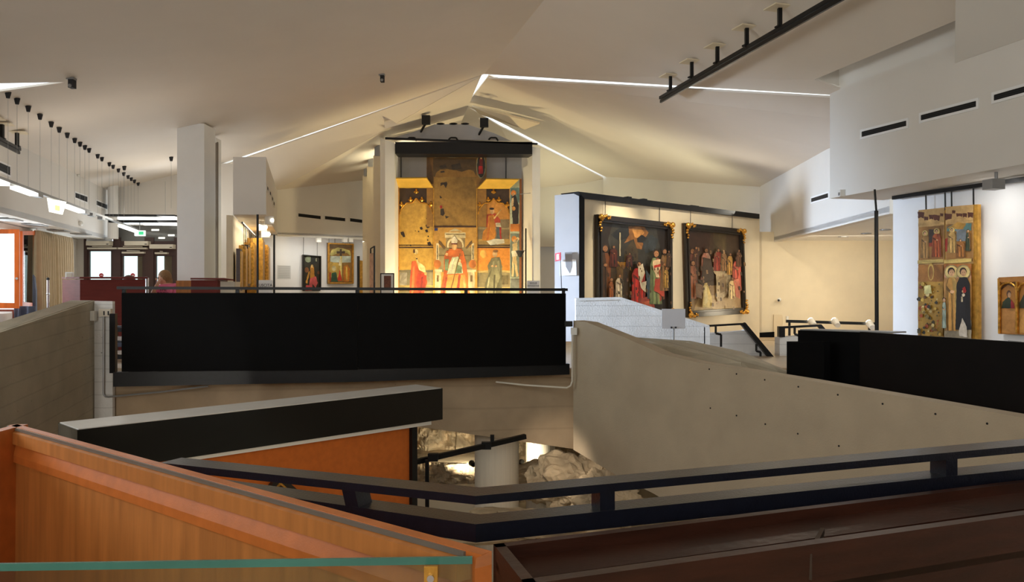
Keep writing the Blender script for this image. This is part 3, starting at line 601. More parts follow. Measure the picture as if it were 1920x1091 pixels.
def paint(name, layers, A, B, parent, step=.0007):
    n = Vector((B[1]-A[1], -(B[0]-A[0]), 0)).normalized()
    if n.dot(on_line(960, 500, A, B) if abs(n.y) > .2 else Vector((A[0], A[1], 0))) > 0: n = -n
    v = []; f = []; cs = []
    rn_ = random.Random(len(layers)*31+int(layers[0][1][0][0]))
    for i, (c, pts) in enumerate(layers):
        b = len(v); pp = []
        for k in range(len(pts)):
            (x0, y0), (x1, y1) = pts[k], pts[(k+1) % len(pts)]; d = math.hypot(x1-x0, y1-y0); m_ = max(1, min(8, int(d/3))) if i else 1
            for t_ in range(m_):
                u = t_/m_; jt = min(.45, d*.08) if (t_ and i) else 0; pp.append((x0+(x1-x0)*u+rn_.uniform(-jt, jt), y0+(y1-y0)*u+rn_.uniform(-jt, jt)))
        v += [on_line(x, y, A, B)+n*(step*i) for x, y in pp]; f.append(list(range(b, len(v))))
        lc = srgb(c); cs.append([tuple(q*g for q in lc) for g in [rn_.uniform(.55, 1.25) if i else rn_.uniform(.85, 1.1) for _ in pp]])
    o = obj(name, v, f, PAINT, parent)
    me = o.data; ca = me.color_attributes.new('Col', 'FLOAT_COLOR', 'CORNER')
    first = [0]
    for q in cs: first.append(first[-1]+len(q))
    flat = [q for g in cs for q in g]
    for lp in me.loops: ca.data[lp.index].color = flat[lp.vertex_index]+(1,)
    return o
def ornament(name, centre, e1, e2, nrm, size, m, parent):        # carved scroll corner
    mb = MB()
    for d, q in ((e1, e2), (e2, e1)):
        for k in range(6):
            t_ = k/5; c = centre+d*(size*t_)+q*(size*.10*math.sin(t_*9))
            mb.ball(c+nrm*.02, size*(.15-.07*t_), 7, 5); mb.ball(c+q*(-size*.11)+nrm*.03, size*.06, 6, 4)
    mb.ball(centre+nrm*.03, size*.22, 8, 6)
    return mb.build(name, m, parent, True)
def framed(name, label, pix, A, B, fw, layers, group=None, corners=True, m=M_frame):
    """pix = outer corners in the photo: top-left, top-right, bottom-right, bottom-left"""
    q = [on_line(x, y, A, B) for x, y in pix]; n = Vector((B[1]-A[1], -(B[0]-A[0]), 0)).normalized(); n = -n if n.dot(q[0]) > 0 else n
    r = thing(name, label, 'painting', (q[2]+q[3])/2, group)
    ex = Vector((q[1]-q[0])); ex.z = 0; ex.normalize(); ez = Vector((0, 0, 1))
    MB().prism([p-n*.01 for p in q], -n*.03).build('backing_board', M_dwood2, r)
    ins = [q[0]+ex*fw-ez*fw, q[1]-ex*fw-ez*fw, q[2]-ex*fw+ez*fw, q[3]+ex*fw+ez*fw]
    for i in range(4):
        j = (i+1) % 4
        fr = MB().prism([q[i], q[j], ins[j], ins[i]], n*.05).build('frame_side', m, r)
        a, b = q[i].lerp(ins[i], .45), q[j].lerp(ins[j], .45); c, d = q[i].lerp(ins[i], .7), q[j].lerp(ins[j], .7)
        MB().prism([a+n*.05, b+n*.05, d+n*.05, c+n*.05], n*.02).build('raised_bead', m, fr)
    paint('canvas', layers, A, B, r)
    if corners:
        s1 = [(ex, -ez), (-ex, -ez), (-ex, ez), (ex, ez)]
        for i in range(4): ornament('corner_ornament', q[i]+(s1[i][0]+s1[i][1])*fw*.35+n*.06, s1[i][0], s1[i][1], n, fw*1.9, M_golds, r)
    return r, q, n, ex
def rods(r, pts, ztop, n, rad=.008, m=M_black):
    for p in pts: MB().tube(Vector(p)+n*-.005, Vector((p.x, p.y, ztop)), rad, n=6).build('hanging_rod', m, r)

# ------------------------------------------------------------------ wall with two large canvases
pA = P(1092, 362, 14.0); pB = P(1424, 405, 17.95); pA.z = pB.z = 0
pn = Vector((-(pB-pA).y, (pB-pA).x, 0)).normalized(); pd = (pB-pA).normalized()
o = thing('exhibition_wall', 'cream exhibition wall with black edge carrying two large dark canvases', 'panel', Vector((pA.x, pA.y, FZ)))
line_panel('wall_face', [(1092, 366), (1424, 408), (1424, 640), (1092, 640)], pA, pB, .3, M_cream, o)
line_panel('top_beam', [(1084, 359), (1424, 401), (1424, 410), (1096, 372)], pA-pn*.06, pB-pn*.06, .42, M_black, o)
prism('edge_post', [P(1086, 361, 13.92), P(1096, 362, 13.95), P(1096, 640, 13.95), P(1086, 640, 13.92)], (0, .1, 0), M_black, o)
prism('end_face', [P(1040, 366, 13.96), P(1086, 362, 13.96), P(1086, 640, 13.96), P(1040, 640, 13.96)], (.35, .35, 0), mat('wall_end_white', (214, 214, 218), .6, var=.02), o)
for x0, x1 in ((1176, 1194), (1205, 1223), (1290, 1325)):
    a, b = on_line(x0, 375+(x0-1176)*.13, pA, pB), on_line(x1, 375+(x1-1176)*.13, pA, pB)
    MB().bar(a+pn*.1, b+pn*.1, .12, .1).bar(a.lerp(b, .3)+pn*.1+Vector((0, 0, .05)), a.lerp(b, .7)+pn*.1+Vector((0, 0, .05)), .1, .06).build('cable_box', M_black, o)
gA, gB = pA-pn*.06, pB-pn*.06
dk = (44, 32, 22)
L1 = [((38, 28, 20), [(1118, 405), (1256, 419), (1258, 600), (1118, 610)]),
      ((58, 56, 50), [(1150, 415), (1230, 425), (1240, 480), (1225, 500), (1150, 490), (1140, 450)]),
      ((36, 38, 40), [(1145, 440), (1165, 424), (1185, 432), (1178, 445), (1160, 452)]), ((150, 100, 50), [(1178, 425), (1205, 422), (1216, 436), (1208, 448), (1203, 468), (1194, 466), (1188, 448), (1170, 456), (1180, 440)]),
      ((196, 138, 72), [(1184, 427), (1200, 425), (1208, 436), (1200, 446), (1190, 445)]), ((30, 30, 32), [(1194, 447), (1203, 440), (1213, 447), (1206, 455), (1195, 454)]),
      ((50, 56, 60), [(1205, 455), (1220, 440), (1234, 448), (1228, 468), (1210, 476)]), ((74, 62, 42), [(1170, 470), (1186, 450), (1196, 470), (1196, 490), (1170, 490)]),
      ((60, 44, 22), [(1140, 488), (1184, 492), (1188, 500), (1184, 570), (1150, 575), (1146, 520)]), ((170, 120, 40), [(1140, 482), (1160, 491), (1182, 492), (1183, 508), (1174, 500), (1166, 502), (1158, 494), (1146, 496)]),
      ((96, 70, 30), [(1155, 498), (1168, 502), (1165, 560), (1158, 560)]), ((210, 196, 160), rect(1161, 436, 1163, 480)), ((190, 170, 130), rect(1174, 489, 1183, 492))]
SKD = (176, 122, 82)
fig0 = fig
def fig(*a, **k): k.setdefault('skin', SKD); return fig0(*a, **k)
L1 += fig(1133, 458, 560, (66, 44, 28), 22, (120, 68, 34)) + fig(1149, 460, 500, (90, 40, 30), 14) + fig(1178, 474, 500, (74, 36, 30), 12) + fig(1143, 520, 572, (150, 84, 40), 9)
L1 += fig(1158, 514, 562, (214, 196, 168), 14, (60, 50, 40)) + fig(1193, 490, 575, (186, 44, 36), 24, (150, 40, 34)) + [((222, 208, 180), [(1191, 500), (1200, 494), (1204, 512), (1197, 530), (1207, 527), (1205, 548), (1197, 540), (1192, 520)])]
L1 += [((150, 56, 42), [(1190, 560), (1210, 556), (1222, 572), (1224, 588), (1195, 585)]), ((196, 96, 66), [(1198, 566), (1212, 564), (1218, 578), (1206, 578)]), ((54, 72, 84), [(1206, 505), (1216, 520), (1218, 560), (1208, 560)])]
L1 += fig(1224, 468, 570, (128, 142, 96), 20, (170, 70, 52)) + [((238, 206, 164), [(1218, 488), (1232, 486), (1234, 500), (1226, 512), (1231, 520), (1224, 520), (1218, 500)]), ((190, 52, 40), [(1220, 498), (1234, 494), (1235, 499), (1220, 503)]), ((176, 66, 50), [(1222, 522), (1238, 524), (1240, 560), (1230, 550), (1220, 545)])]
L1 += fig(1239, 466, 545, (140, 104, 66), 14) + fig(1242, 500, 540, (180, 140, 70), 9) + fig(1246, 470, 500, (80, 56, 40), 8)
def strokes(x0, y0, x1, y1, cols, num, seed, size=3.0):
    rd_ = random.Random(seed); out = []
    for _ in range(num):
        x, y, s_ = rd_.uniform(x0, x1), rd_.uniform(y0, y1), size*rd_.uniform(.4, 1.3)
        out.append((rd_.choice(cols), [(x-s_*.5, y-s_), (x+s_*.4, y-s_*.8), (x+s_*.6, y+s_*.9), (x-s_*.3, y+s_*1.2)]))
    return out
L1 += strokes(1128, 465, 1250, 572, [(58, 40, 26), (40, 30, 22), (84, 52, 30), (30, 26, 22), (110, 76, 44)], 60, 5, 3)
r, q, n, ex = framed('large_painting', 'large dark canvas with crowd, red robe and cloudy sky, left of the two', [(1117, 402), (1257, 418), (1258, 607), (1118, 618)], gA, gB, .13, L1, 'large canvases on the cream wall')
rods(r, [on_line(1135, 404, gA, gB), on_line(1237, 416, gA, gB)], 1.66, n, .006)
L2 = [((70, 50, 32), [(1284, 418), (1391, 430), (1395, 588), (1287, 594)]), ((96, 78, 48), [(1338, 432), (1362, 434), (1362, 470), (1338, 470)]), ((60, 34, 24), [(1292, 424), (1332, 428), (1330, 470), (1292, 476)]),
      ((150, 120, 80), [(1290, 540), (1388, 530), (1390, 582), (1290, 588)]), ((190, 160, 112), [(1310, 556), (1376, 550), (1380, 580), (1300, 584)])]
L2 += fig(1297, 465, 540, (110, 60, 44), 12) + fig(1304, 462, 500, (90, 54, 40), 10) + fig(1297, 488, 560, (172, 110, 80), 16, (130, 80, 60))
L2 += [((214, 190, 150), [(1332, 502), (1345, 500), (1372, 512), (1368, 520), (1342, 518), (1336, 510)]), ((206, 184, 146), [(1340, 516), (1372, 515), (1370, 545), (1344, 566), (1341, 560)]), ((150, 126, 92), [(1346, 518), (1360, 518), (1358, 545), (1348, 550)])]
L2 += fig(1321, 465, 525, (176, 112, 90), 16, (196, 150, 128)) + [((64, 46, 34), [(1316, 482), (1330, 486), (1336, 520), (1320, 530), (1312, 518)])] + fig(1343, 466, 508, (160, 58, 44), 15) + fig(1353, 470, 508, (150, 110, 70), 12) + fig(1364, 474, 515, (200, 150, 70), 10)
L2 += fig(1376, 480, 545, (200, 92, 76), 15, (180, 76, 62)) + fig(1379, 468, 500, (110, 70, 50), 9) + fig(1366, 520, 560, (214, 184, 130), 12) + [((204, 116, 92), [(1368, 524), (1378, 522), (1380, 560), (1372, 556)])]
L2 += [((226, 198, 120), [(1312, 532), (1318, 530), (1328, 560), (1326, 578), (1310, 576)]), ((240, 220, 156), [(1313, 536), (1316, 534), (1320, 565), (1313, 572)]), ((120, 88, 60), [(1296, 530), (1310, 535), (1308, 560), (1298, 556)])]
L2 += strokes(1292, 462, 1388, 578, [(120, 90, 60), (84, 58, 38), (150, 112, 76), (64, 44, 30), (176, 140, 100)], 60, 6, 3)
r, q, n, ex = framed('large_painting', 'large hazy brown canvas of a table gathering, right of the two', [(1281, 418), (1391, 430), (1396, 588), (1286, 595)], gA, gB, .13, L2, 'large canvases on the cream wall')
rods(r, [on_line(1295, 420, gA, gB), on_line(1373, 428, gA, gB)], 1.66, n, .006)
o = thing('fire_sign', 'small red and white fire extinguisher sign projecting from the white wall end', 'sign', P(1045, 490, 13.8))
prism('plate', [P(1041, 475, 13.85), P(1051, 473, 13.75), P(1051, 488, 13.75), P(1041, 490, 13.85)], (.01, .02, 0), M_red, o)
prism('pictogram', [P(1043.5, 477, 13.82), P(1048, 476, 13.77), P(1048, 486, 13.77), P(1043.5, 487, 13.82)], (0, -.004, 0), M_white, o)
MB().path([P(1051, 488, 13.75), P(1053, 545, 13.8)], .006).build('cord', M_ink, o)
o = thing('posted_sheet', 'creased white notice sheet taped on the white wall end', 'notice', P(1066, 517, 13.9))
prism('sheet', [P(1050, 487, 13.92), P(1080, 486, 13.92), P(1081, 516, 13.92), P(1050, 517, 13.92)], (0, .006, 0), mat('sheet_white', (254, 254, 254), .3, var=.0), o)
prism('dark_print', [P(1059, 473, 13.92), P(1073, 472, 13.92), P(1072, 500, 13.915), P(1068, 512, 13.915), P(1061, 500, 13.915)], (0, .004, 0), M_sheet, o)
# acrylic sign on stand
o = thing('sign_stand', 'blank grey acrylic sign plate on a thin stand before the pale parapet', 'sign', P(1263, 660, 11.2))
prism('plate', [P(1241, 579, 11.2), P(1285, 579, 11.2), P(1285, 616, 11.2), P(1241, 616, 11.2)], (0, .012, 0), mat('acrylic_grey', (206, 206, 212), .25, var=.02), o)
MB().tube(P(1263, 614, 11.23), P(1263, 665, 11.23), .012).build('stem', M_grey, o)
for x in (1259, 1267): MB().box(P(x, 614, 11.19), (.02, .03, .025)).build('clip', M_ink, o)

fig = fig0
# ------------------------------------------------------------------ tall altarpiece in its niche
aY = 19.5; aA, aB = (-5, aY), (5, aY)
def frontal(name, pts, Y, th, m, parent=None): return prism(name, [P(x, y, Y) for x, y in pts], (0, th, 0), m, parent)
n_ = thing('altar_niche', 'white and grey niche walls framing the tall gilded altarpiece', 'niche', P(860, 620, 19))
frontal('left_jamb', [(722, 262), (740, 268), (740, 640), (722, 640)], 18.8, .6, M_white, n_)
prism('left_return', [P(713, 258, 19.2), P(722, 262, 18.8), P(722, 640, 18.8), P(713, 640, 19.2)], (.03, .3, 0), M_white, n_)
prism('right_jamb', [P(998, 275, 18.8), P(1013, 277, 18.8), P(1013, 640, 18.8), P(998, 640, 18.8)], (0, .6, 0), M_white, n_)
prism('right_return', [P(978, 288, 19.65), P(998, 275, 18.8), P(998, 640, 18.8), P(978, 640, 19.65)], (.06, .02, 0), M_white, n_)
for x0, x1, Y, y in ((700, 714, 19.9, 292), (688, 701, 20.9, 312), (680, 689, 21.7, 330)):
    frontal('side_fin', [(x0, y), (x1, y-8), (x1, 630), (x0, 630)], Y, .3, M_cream, n_)
    frontal('fin_bracket', [(x0+2, y-16), (x1-2, y-22), (x1-2, y), (x0+2, y)], Y-.05, .2, M_grey, n_)
frontal('back_board', [(735, 280), (982, 280), (982, 640), (735, 640)], 20.0, .1, M_sheet, n_)
for x in (751, 948): frontal('joint', [(x, 285), (x+1.5, 285), (x+1.5, 345), (x, 345)], 19.97, .02, M_ink, n_)
b_ = thing('lintel_beam', 'black steel beam with cables across the top of the altar niche', 'beam', P(868, 290, 18.6))
frontal('beam', [(741, 266), (998, 266), (998, 289), (741, 288)], 18.6, .5, M_black, b_)
frontal('upper_rail', [(722, 257), (1008, 268), (1008, 271), (722, 261)], 18.6, .05, M_black, b_)
for x in (772, 850, 925): MB().path([P(x-9, 262, 18.65), P(x-5, 258, 18.65), P(x+5, 258, 18.65), P(x+9, 264, 18.65)], .02).build('cable_loop', M_black, b_)
h_ = thing('sheet_hood', 'grey sheet metal hood on top of the altar niche beam', 'hood', P(855, 262, 18.9))
frontal('sheet', [(738, 258), (775, 247), (815, 233), (875, 233), (925, 249), (958, 264), (860, 262)], 18.9, .03, M_sheet, h_)
for x in (826, 850, 872): MB().ball(P(x, 232, 18.9), .05, 8, 5, (2, 1, .5)).build('cable_knot', M_black, h_)
for px, lab in ((799, 'black square spotlight on the left of the sheet metal hood'), (908, 'black square spotlight on the right of the sheet metal hood')):
    y = 225 if px < 850 else 230
    s_ = thing('square_spotlight', lab, 'lamp', P(px, y+20, 18.4), 'square spotlights above the altarpiece')
    MB().box(P(px, y, 18.4), (.19, .12, .2)).build('housing', M_black, s_)
    MB().bar(P(px-2, y+8, 18.45), P(px-10, y+22, 18.8), .04, .04).build('arm', M_black, s_)
    MB().box(P(px-2, y-8, 18.47), (.2, .06, .02)).build('visor', M_plast, s_)
tag(prism('ceiling_board', [P(720, 228, 18.4), P(858, 193, 19.4), P(858, 204, 19.4), P(722, 241, 18.4)], (0, .1, .05), M_ceil), 'pale sloping board left above the altar niche', 'board')
tag(prism('ceiling_board', [P(885, 200, 19.4), P(1012, 232, 18.2), P(984, 243, 18.6), P(898, 214, 19.5)], (0, .05, .05), M_cream), 'cream sloping board right above the altar niche', 'board')

G = (190, 146, 66); G2 = (206, 164, 74); DKB = (74, 54, 34)
rt = thing('altarpiece', 'tall gilded polyptych with enthroned bishop and saints in the niche', 'altarpiece', P(860, 620, aY))
def panel(name, pts, Y, layers, lab=None):
    fr = frontal(name, pts, Y, .05, M_gold, rt)
    paint('painting', layers, (-5, Y-.004), (5, Y-.004), fr)
    if lab: fr['label'] = lab
    return fr
def crocket_arch(x0, x1, ytop, yarch, g):
    xm = (x0+x1)/2; w = x1-x0
    out = [(DKB, rect(x0, ytop, x1, yarch+12))]
    pts = [(x0, yarch+22), (x0+w*.06, yarch+10), (x0+w*.2, yarch+1), (x0+w*.38, yarch), (xm, yarch-8), (x1-w*.38, yarch), (x1-w*.2, yarch+1), (x1-w*.06, yarch+10), (x1, yarch+22)]
    return out, pts
def arch_trim(parent, pts, Y):
    mb = MB(); mb.path([P(x, y, Y) for x, y in pts], .016, 6); mb.build('gilded_arch', M_golds, parent)
    for x, y in ((pts[1][0], pts[1][1]-6), (pts[3][0]-3, pts[3][1]-5), (pts[5][0]+3, pts[5][1]-5), (pts[7][0], pts[7][1]-6), (pts[4][0], pts[4][1]-12)):
        MB().ball(P(x, y, Y), .045, 7, 5).ball(P(x, y-4, Y), .03, 6, 4).ball(P(x-3, y, Y), .025, 6, 4).ball(P(x+3, y, Y), .025, 6, 4).build('crocket', M_golds, parent)
# left upper
dk_, ap = crocket_arch(749, 812, 353, 380, G)
sp = [(48, 34, 26)]
lay = [(G2, rect(748, 352, 813, 463))]+dk_+[(G2, ap+[(812, 463), (749, 463)])]
for x, y, s_ in ((801, 410, 2), (805, 416, 1.5), (790, 428, 3), (802, 424, 4), (800, 433, 3), (785, 434, 1.5), (803, 443, 1.5), (802, 450, 1.5), (805, 457, 4), (755, 438, 4), (757, 442, 3), (770, 460, 1.5), (763, 460, 1), (779, 433, 1)):
    lay.append((sp[0], [(x-s_, y-s_*.6), (x+s_*.4, y-s_), (x+s_, y+s_*.5), (x, y+s_), (x-s_*.7, y+s_*.5)]))
fr = panel('upper_left_panel', rect(748, 352, 813, 463), aY, lay, 'gold panel with worn paint and carved arch'); arch_trim(fr, ap, aY-.03)
# left lower
lay = [(G2, rect(748, 465, 813, 620)), ((150, 142, 112), rect(748, 508, 813, 620)), ((120, 112, 90), rect(748, 506, 813, 510)), ((196, 170, 96), rect(748, 535, 813, 538)), ((120, 104, 62), rect(748, 543, 813, 546)), ((168, 162, 150), rect(750, 511, 763, 535))]
lay += [((206, 92, 50), [(772, 490), (779, 489), (786, 506), (799, 512), (801, 530), (794, 552), (790, 620), (766, 620), (769, 520)]), ((176, 60, 40), [(784, 512), (799, 514), (796, 540), (786, 552), (780, 530)]), ((232, 140, 80), [(774, 500), (778, 498), (776, 545), (771, 560)]), ((150, 50, 40), [(790, 520), (794, 518), (790, 552), (785, 556)])]
lay += [((240, 214, 150), ell(780, 472, 4, 5)), ((90, 60, 30), ell(776.5, 471, 2, 4)), ((240, 220, 160), [(779, 478), (784, 490), (797, 500), (798, 512), (786, 506)]), ((90, 64, 40), rect(780, 484, 783, 486)), ((230, 170, 110), ell(798, 513, 2.5, 3))]
panel('lower_left_panel', rect(748, 465, 813, 620), aY, lay, 'gold panel with red-mantled saint')
# centre upper
lay = [((156, 116, 54), rect(800, 287, 912, 425)), ((120, 86, 42), rect(800, 287, 813, 345)), ((96, 74, 44), [(812, 296), (893, 296), (893, 330), (887, 320), (878, 318), (866, 322), (852, 319), (836, 317), (825, 318), (818, 324), (815, 332), (812, 330)]), ((206, 196, 170), rect(815, 294, 893, 295.5)), ((162, 126, 62), rect(814, 332, 893, 424))]
for pts in ([(826, 321), (833, 320), (834, 323), (826, 324)], [(826, 343), (838, 341), (839, 345), (836, 353), (832, 346), (826, 349)], [(825, 366), (829, 371), (825, 372)], [(826, 392), (832, 391), (834, 400), (831, 405), (826, 403)], [(834, 404), (840, 406), (843, 406), (836, 410)], [(823, 312), (836, 308), (838, 314), (826, 316)], [(846, 310), (862, 306), (866, 316), (848, 318)]):
    lay.append(((62, 50, 38), pts))
lay += [((170, 50, 40), ell(827, 388, 2.5, 3)), ((150, 150, 120), ell(902, 311, 9, 24)), ((56, 48, 40), ell(902, 311, 7.5, 22)), ((176, 34, 30), [(898, 311), (905, 311), (906, 326), (897, 326)]), ((120, 36, 30), rect(899, 298, 905, 310)), ((206, 170, 130), ell(902, 296, 2, 2.6))]
fr = panel('upper_centre_panel', [(800, 286), (912, 286), (912, 340), (895, 354), (895, 425), (813, 425), (813, 352), (800, 335)], aY-.03, lay, 'tall worn brown-gold central panel')
# centre lower: throned bishop
WOR = (224, 208, 170)
lay = [((206, 158, 78), rect(813, 425, 894, 620)), ((222, 208, 170), [(834, 436), (873, 436), (873, 446), (834, 446)]), ((120, 100, 66), [(836, 438), (871, 438), (871, 440), (836, 440)]), ((222, 206, 168), [(840, 434), (853, 428), (867, 434)]), ((160, 140, 100), [(836, 446), (872, 446), (872, 475), (836, 475)]), (WOR, ell(854, 460, 16, 16)), ((150, 120, 80), ell(854, 461, 13, 13)),
       ((150, 134, 96), [(822, 464), (886, 464), (886, 510), (822, 510)]), ((110, 96, 66), rect(822, 478, 886, 480)), (WOR, rect(818, 456, 823, 490)), (WOR, rect(884, 456, 889, 490)), ((70, 60, 44), rect(819.5, 460, 821, 486)), ((70, 60, 44), rect(886, 460, 887.5, 486)), ((110, 86, 54), [(823, 450), (836, 464), (833, 468), (822, 456)]), ((110, 86, 54), [(885, 450), (873, 464), (875, 467), (886, 456)]),
       ((206, 124, 56), ell(820, 495, 7, 8)), ((206, 124, 56), ell(886, 495, 7, 8)), (WOR, rect(815, 505, 829, 510)), (WOR, rect(876, 505, 893, 510)), (WOR, rect(816, 510, 827, 560)), (WOR, rect(878, 510, 890, 560)), ((120, 96, 60), rect(819, 516, 823, 528)), ((120, 96, 60), rect(882, 516, 886, 528)),
       ((214, 108, 48), [(838, 470), (868, 470), (874, 490), (878, 540), (884, 556), (884, 620), (822, 620), (826, 545), (832, 515), (833, 480)]), ((236, 150, 74), [(840, 515), (872, 515), (876, 550), (850, 560), (832, 548)]), ((164, 66, 34), [(860, 515), (864, 515), (860, 555), (854, 560)]), ((164, 66, 34), [(836, 520), (839, 520), (834, 552), (829, 556)]), ((250, 190, 120), [(868, 520), (872, 522), (874, 550), (870, 552)]),
       ((196, 200, 170), [(848, 482), (858, 480), (866, 495), (868, 512), (838, 514), (842, 498)]), ((120, 136, 104), [(834, 486), (842, 486), (840, 508), (834, 506)]), ((120, 140, 108), [(858, 496), (866, 500), (866, 512), (854, 512)]), ((230, 226, 206), [(850, 484), (853, 483), (848, 510), (844, 511)]), ((206, 110, 50), [(842, 466), (866, 466), (868, 480), (852, 482), (838, 480)]),
       ((214, 170, 118), ell(852, 462, 5, 7)), ((180, 40, 34), [(847, 457), (857, 457), (857, 455), (847, 455)]), ((236, 226, 206), [(847, 456), (846, 450), (852, 442), (858, 450), (857, 456)]), ((110, 40, 30), rect(846.5, 456, 857.5, 458.5)), ((226, 180, 130), ell(838, 477, 2.6, 3)), ((226, 180, 130), ell(862, 489, 2.6, 3)), ((120, 90, 40), [(862, 475), (864, 475), (846, 545), (844, 545)]), ((230, 220, 190), [(836, 540), (850, 545), (862, 542), (866, 556), (838, 556)]), ((40, 60, 140), rect(815, 428, 821, 433))]
fr = panel('lower_centre_panel', rect(814, 426, 894, 620), aY-.02, lay, 'enthroned bishop in orange vestments')
# right upper
dk_, ap = crocket_arch(896, 955, 354, 380, G)
lay = [((206, 146, 66), rect(895, 354, 956, 463))]+dk_+[((214, 150, 66), ap+[(955, 463), (896, 463)]), ((128, 112, 84), [(896, 411), (955, 411), (955, 450), (896, 450)]), ((166, 150, 112), rect(896, 426, 955, 430)), ((196, 160, 92), rect(896, 448, 955, 463))]
lay += [((186, 72, 40), [(913, 402), (929, 400), (938, 412), (938, 424), (910, 426)]), ((214, 140, 50), [(916, 404), (926, 403), (930, 440), (926, 452), (904, 450), (906, 434), (914, 425)]), ((182, 104, 36), [(918, 408), (920, 408), (916, 448), (912, 450)]), ((180, 50, 36), [(930, 425), (940, 426), (940, 450), (932, 450)]), ((90, 100, 104), [(931, 424), (936, 424), (938, 452), (931, 452)]), ((226, 222, 206), [(912, 452), (925, 448), (945, 448), (946, 456), (920, 460)]), ((226, 216, 190), [(929, 418), (938, 418), (940, 426), (930, 425)]), ((222, 178, 130), ell(923, 396, 4, 6)), ((40, 30, 26), ell(922, 391.5, 4.6, 2)), ((236, 200, 130), [(925, 409), (940, 392), (941, 393), (927, 411)])]
fr = panel('upper_right_panel', rect(895, 354, 956, 463), aY, lay, 'seated saint in gold and red under carved arch'); arch_trim(fr, ap, aY-.03)
# right lower: monk
lay = [((226, 148, 56), rect(895, 465, 956, 620)), ((240, 180, 90), ell(906, 476, 6, 8)), ((150, 138, 102), rect(895, 510, 956, 620)), ((206, 180, 116), rect(895, 507, 956, 511)), ((130, 118, 84), rect(940, 516, 953, 533)), ((210, 190, 126), rect(895, 538, 956, 541))]
lay += [((120, 116, 88), [(922, 484), (937, 482), (942, 500), (941, 520), (940, 620), (910, 620), (909, 535), (916, 512), (914, 498)]), ((158, 154, 120), [(924, 490), (936, 488), (938, 520), (930, 540), (926, 620), (914, 620), (913, 540), (922, 505)]), ((96, 92, 68), [(926, 515), (929, 515), (924, 620), (921, 620)]), ((182, 178, 142), [(916, 520), (919, 518), (914, 550), (911, 552)]), ((120, 114, 86), [(920, 490), (934, 489), (937, 486), (930, 482), (922, 484)]), ((226, 186, 136), ell(928, 476, 4.6, 6)), ((150, 110, 70), ell(929, 471, 5, 2.4)), ((226, 186, 136), ell(923, 499, 2.5, 2)), ((176, 50, 40), rect(928, 497, 931, 500)), ((226, 186, 136), ell(930, 499, 2, 1.8))]
panel('lower_right_panel', rect(895, 465, 956, 620), aY, lay, 'grey-robed monk on gold ground')
# wings
lay = [((196, 206, 180), rect(956, 336, 978, 620)), ((120, 156, 160), rect(957, 352, 974, 380)), ((226, 140, 60), ell(963, 362, 5, 5.5)), ((210, 170, 130), ell(963, 365, 2.6, 3.6)), ((52, 44, 40), [(960, 369), (966, 364), (973, 385), (972, 420), (962, 424), (960, 400)]), ((226, 200, 160), [(959, 372), (963, 370), (963, 385), (959, 388)]), ((206, 150, 80), ell(963, 391, 3.5, 4)), ((210, 130, 54), rect(957, 420, 974, 434)), ((128, 140, 128), rect(957, 438, 974, 520)), ((216, 140, 60), ell(964, 448, 5, 6)), ((222, 190, 140), ell(965, 452, 2.6, 3.6)), ((232, 204, 150), [(961, 457), (970, 455), (970, 470), (968, 482), (972, 518), (968, 519), (964, 490), (963, 519), (959, 518), (961, 482)]), ((240, 232, 210), [(959, 470), (971, 470), (970, 480), (960, 482)]), ((232, 204, 150), [(968, 456), (974, 448), (971, 444), (968, 447), (971, 449)]), ((130, 134, 128), rect(957, 522, 974, 545)), ((150, 90, 44), rect(974, 336, 978, 620))]
panel('right_wing', rect(956, 335, 978, 620), aY-.04, lay, 'narrow wing with two standing saints')
lay = [((214, 150, 70), rect(740, 336, 748, 620)), ((200, 190, 160), rect(740.5, 362, 745, 430)), ((200, 60, 40), rect(741, 392, 745, 400)), ((226, 190, 140), ell(743, 372, 2, 4)), ((150, 146, 120), rect(740.5, 438, 746, 500)), ((230, 200, 150), ell(743, 452, 2.4, 6)), ((206, 84, 40), rect(741, 464, 744, 480)), ((226, 110, 50), rect(744, 500, 748, 510)), ((236, 210, 110), rect(741, 512, 744, 525))]
panel('left_wing', rect(740, 335, 748, 620), aY-.04, lay)
prism('left_canopy', [P(740, 335, 19.0), P(800, 334, 19.0), P(812, 352, 19.42), P(748, 352, 19.42)], (0, .02, .03), mat('gold_canopy', (222, 182, 84), .45, .2, var=.1, scale=5), rt)
prism('right_canopy', [P(912, 336, 19.0), P(973, 337, 19.0), P(955, 354, 19.42), P(895, 354, 19.42)], (0, .02, .03), MATS['gold_canopy'], rt)
for x in (813, 894): MB().bar(P(x, 352, aY-.05), P(x, 620, aY-.05), .02, .03, (0, 1, 0)).build('colonnette', M_gold, rt)
for a, b, y in ((748, 813, 463.5), (895, 956, 463.5), (814, 894, 425.5)): MB().bar(P(a, y, aY-.05), P(b, y, aY-.05), .02, .02).build('ledge', M_dwood, rt)
o = thing('hanging_lamp', 'small dark bronze sanctuary lamp before the right wing', 'lamp', P(975, 482, 18.7))
MB().tube(P(975, 471, 18.7), P(975, 482, 18.7), .10, .03, 14).build('bowl', M_ink, o)
MB().path([P(966, 470, 18.7), P(985, 470, 18.7)], .008).build('cross_bar', M_grey, o)
MB().tube(P(986, 428, 18.65), P(986, 560, 18.65), .016).build('rod', M_black, o)
MB().bar(P(975, 364, 18.75), P(995, 362, 18.75), .012, .012).build('wall_hook', M_grey, o)
o = thing('exhibition_sign', 'white sign lettered SEGUE ESPOSIZIONE at the foot of the right niche jamb', 'sign', P(1000, 575, 17.5))
frontal('plate', [(988, 526), (1012, 526), (1012, 575), (988, 575)], 17.5, .02, M_white, o)
text('lettering', 'SEGUE', P(1000, 531, 17.49), .055, M_ink, o); text('lettering', 'ESPOSIZIONE', P(1000, 536, 17.49), .042, M_ink, o)
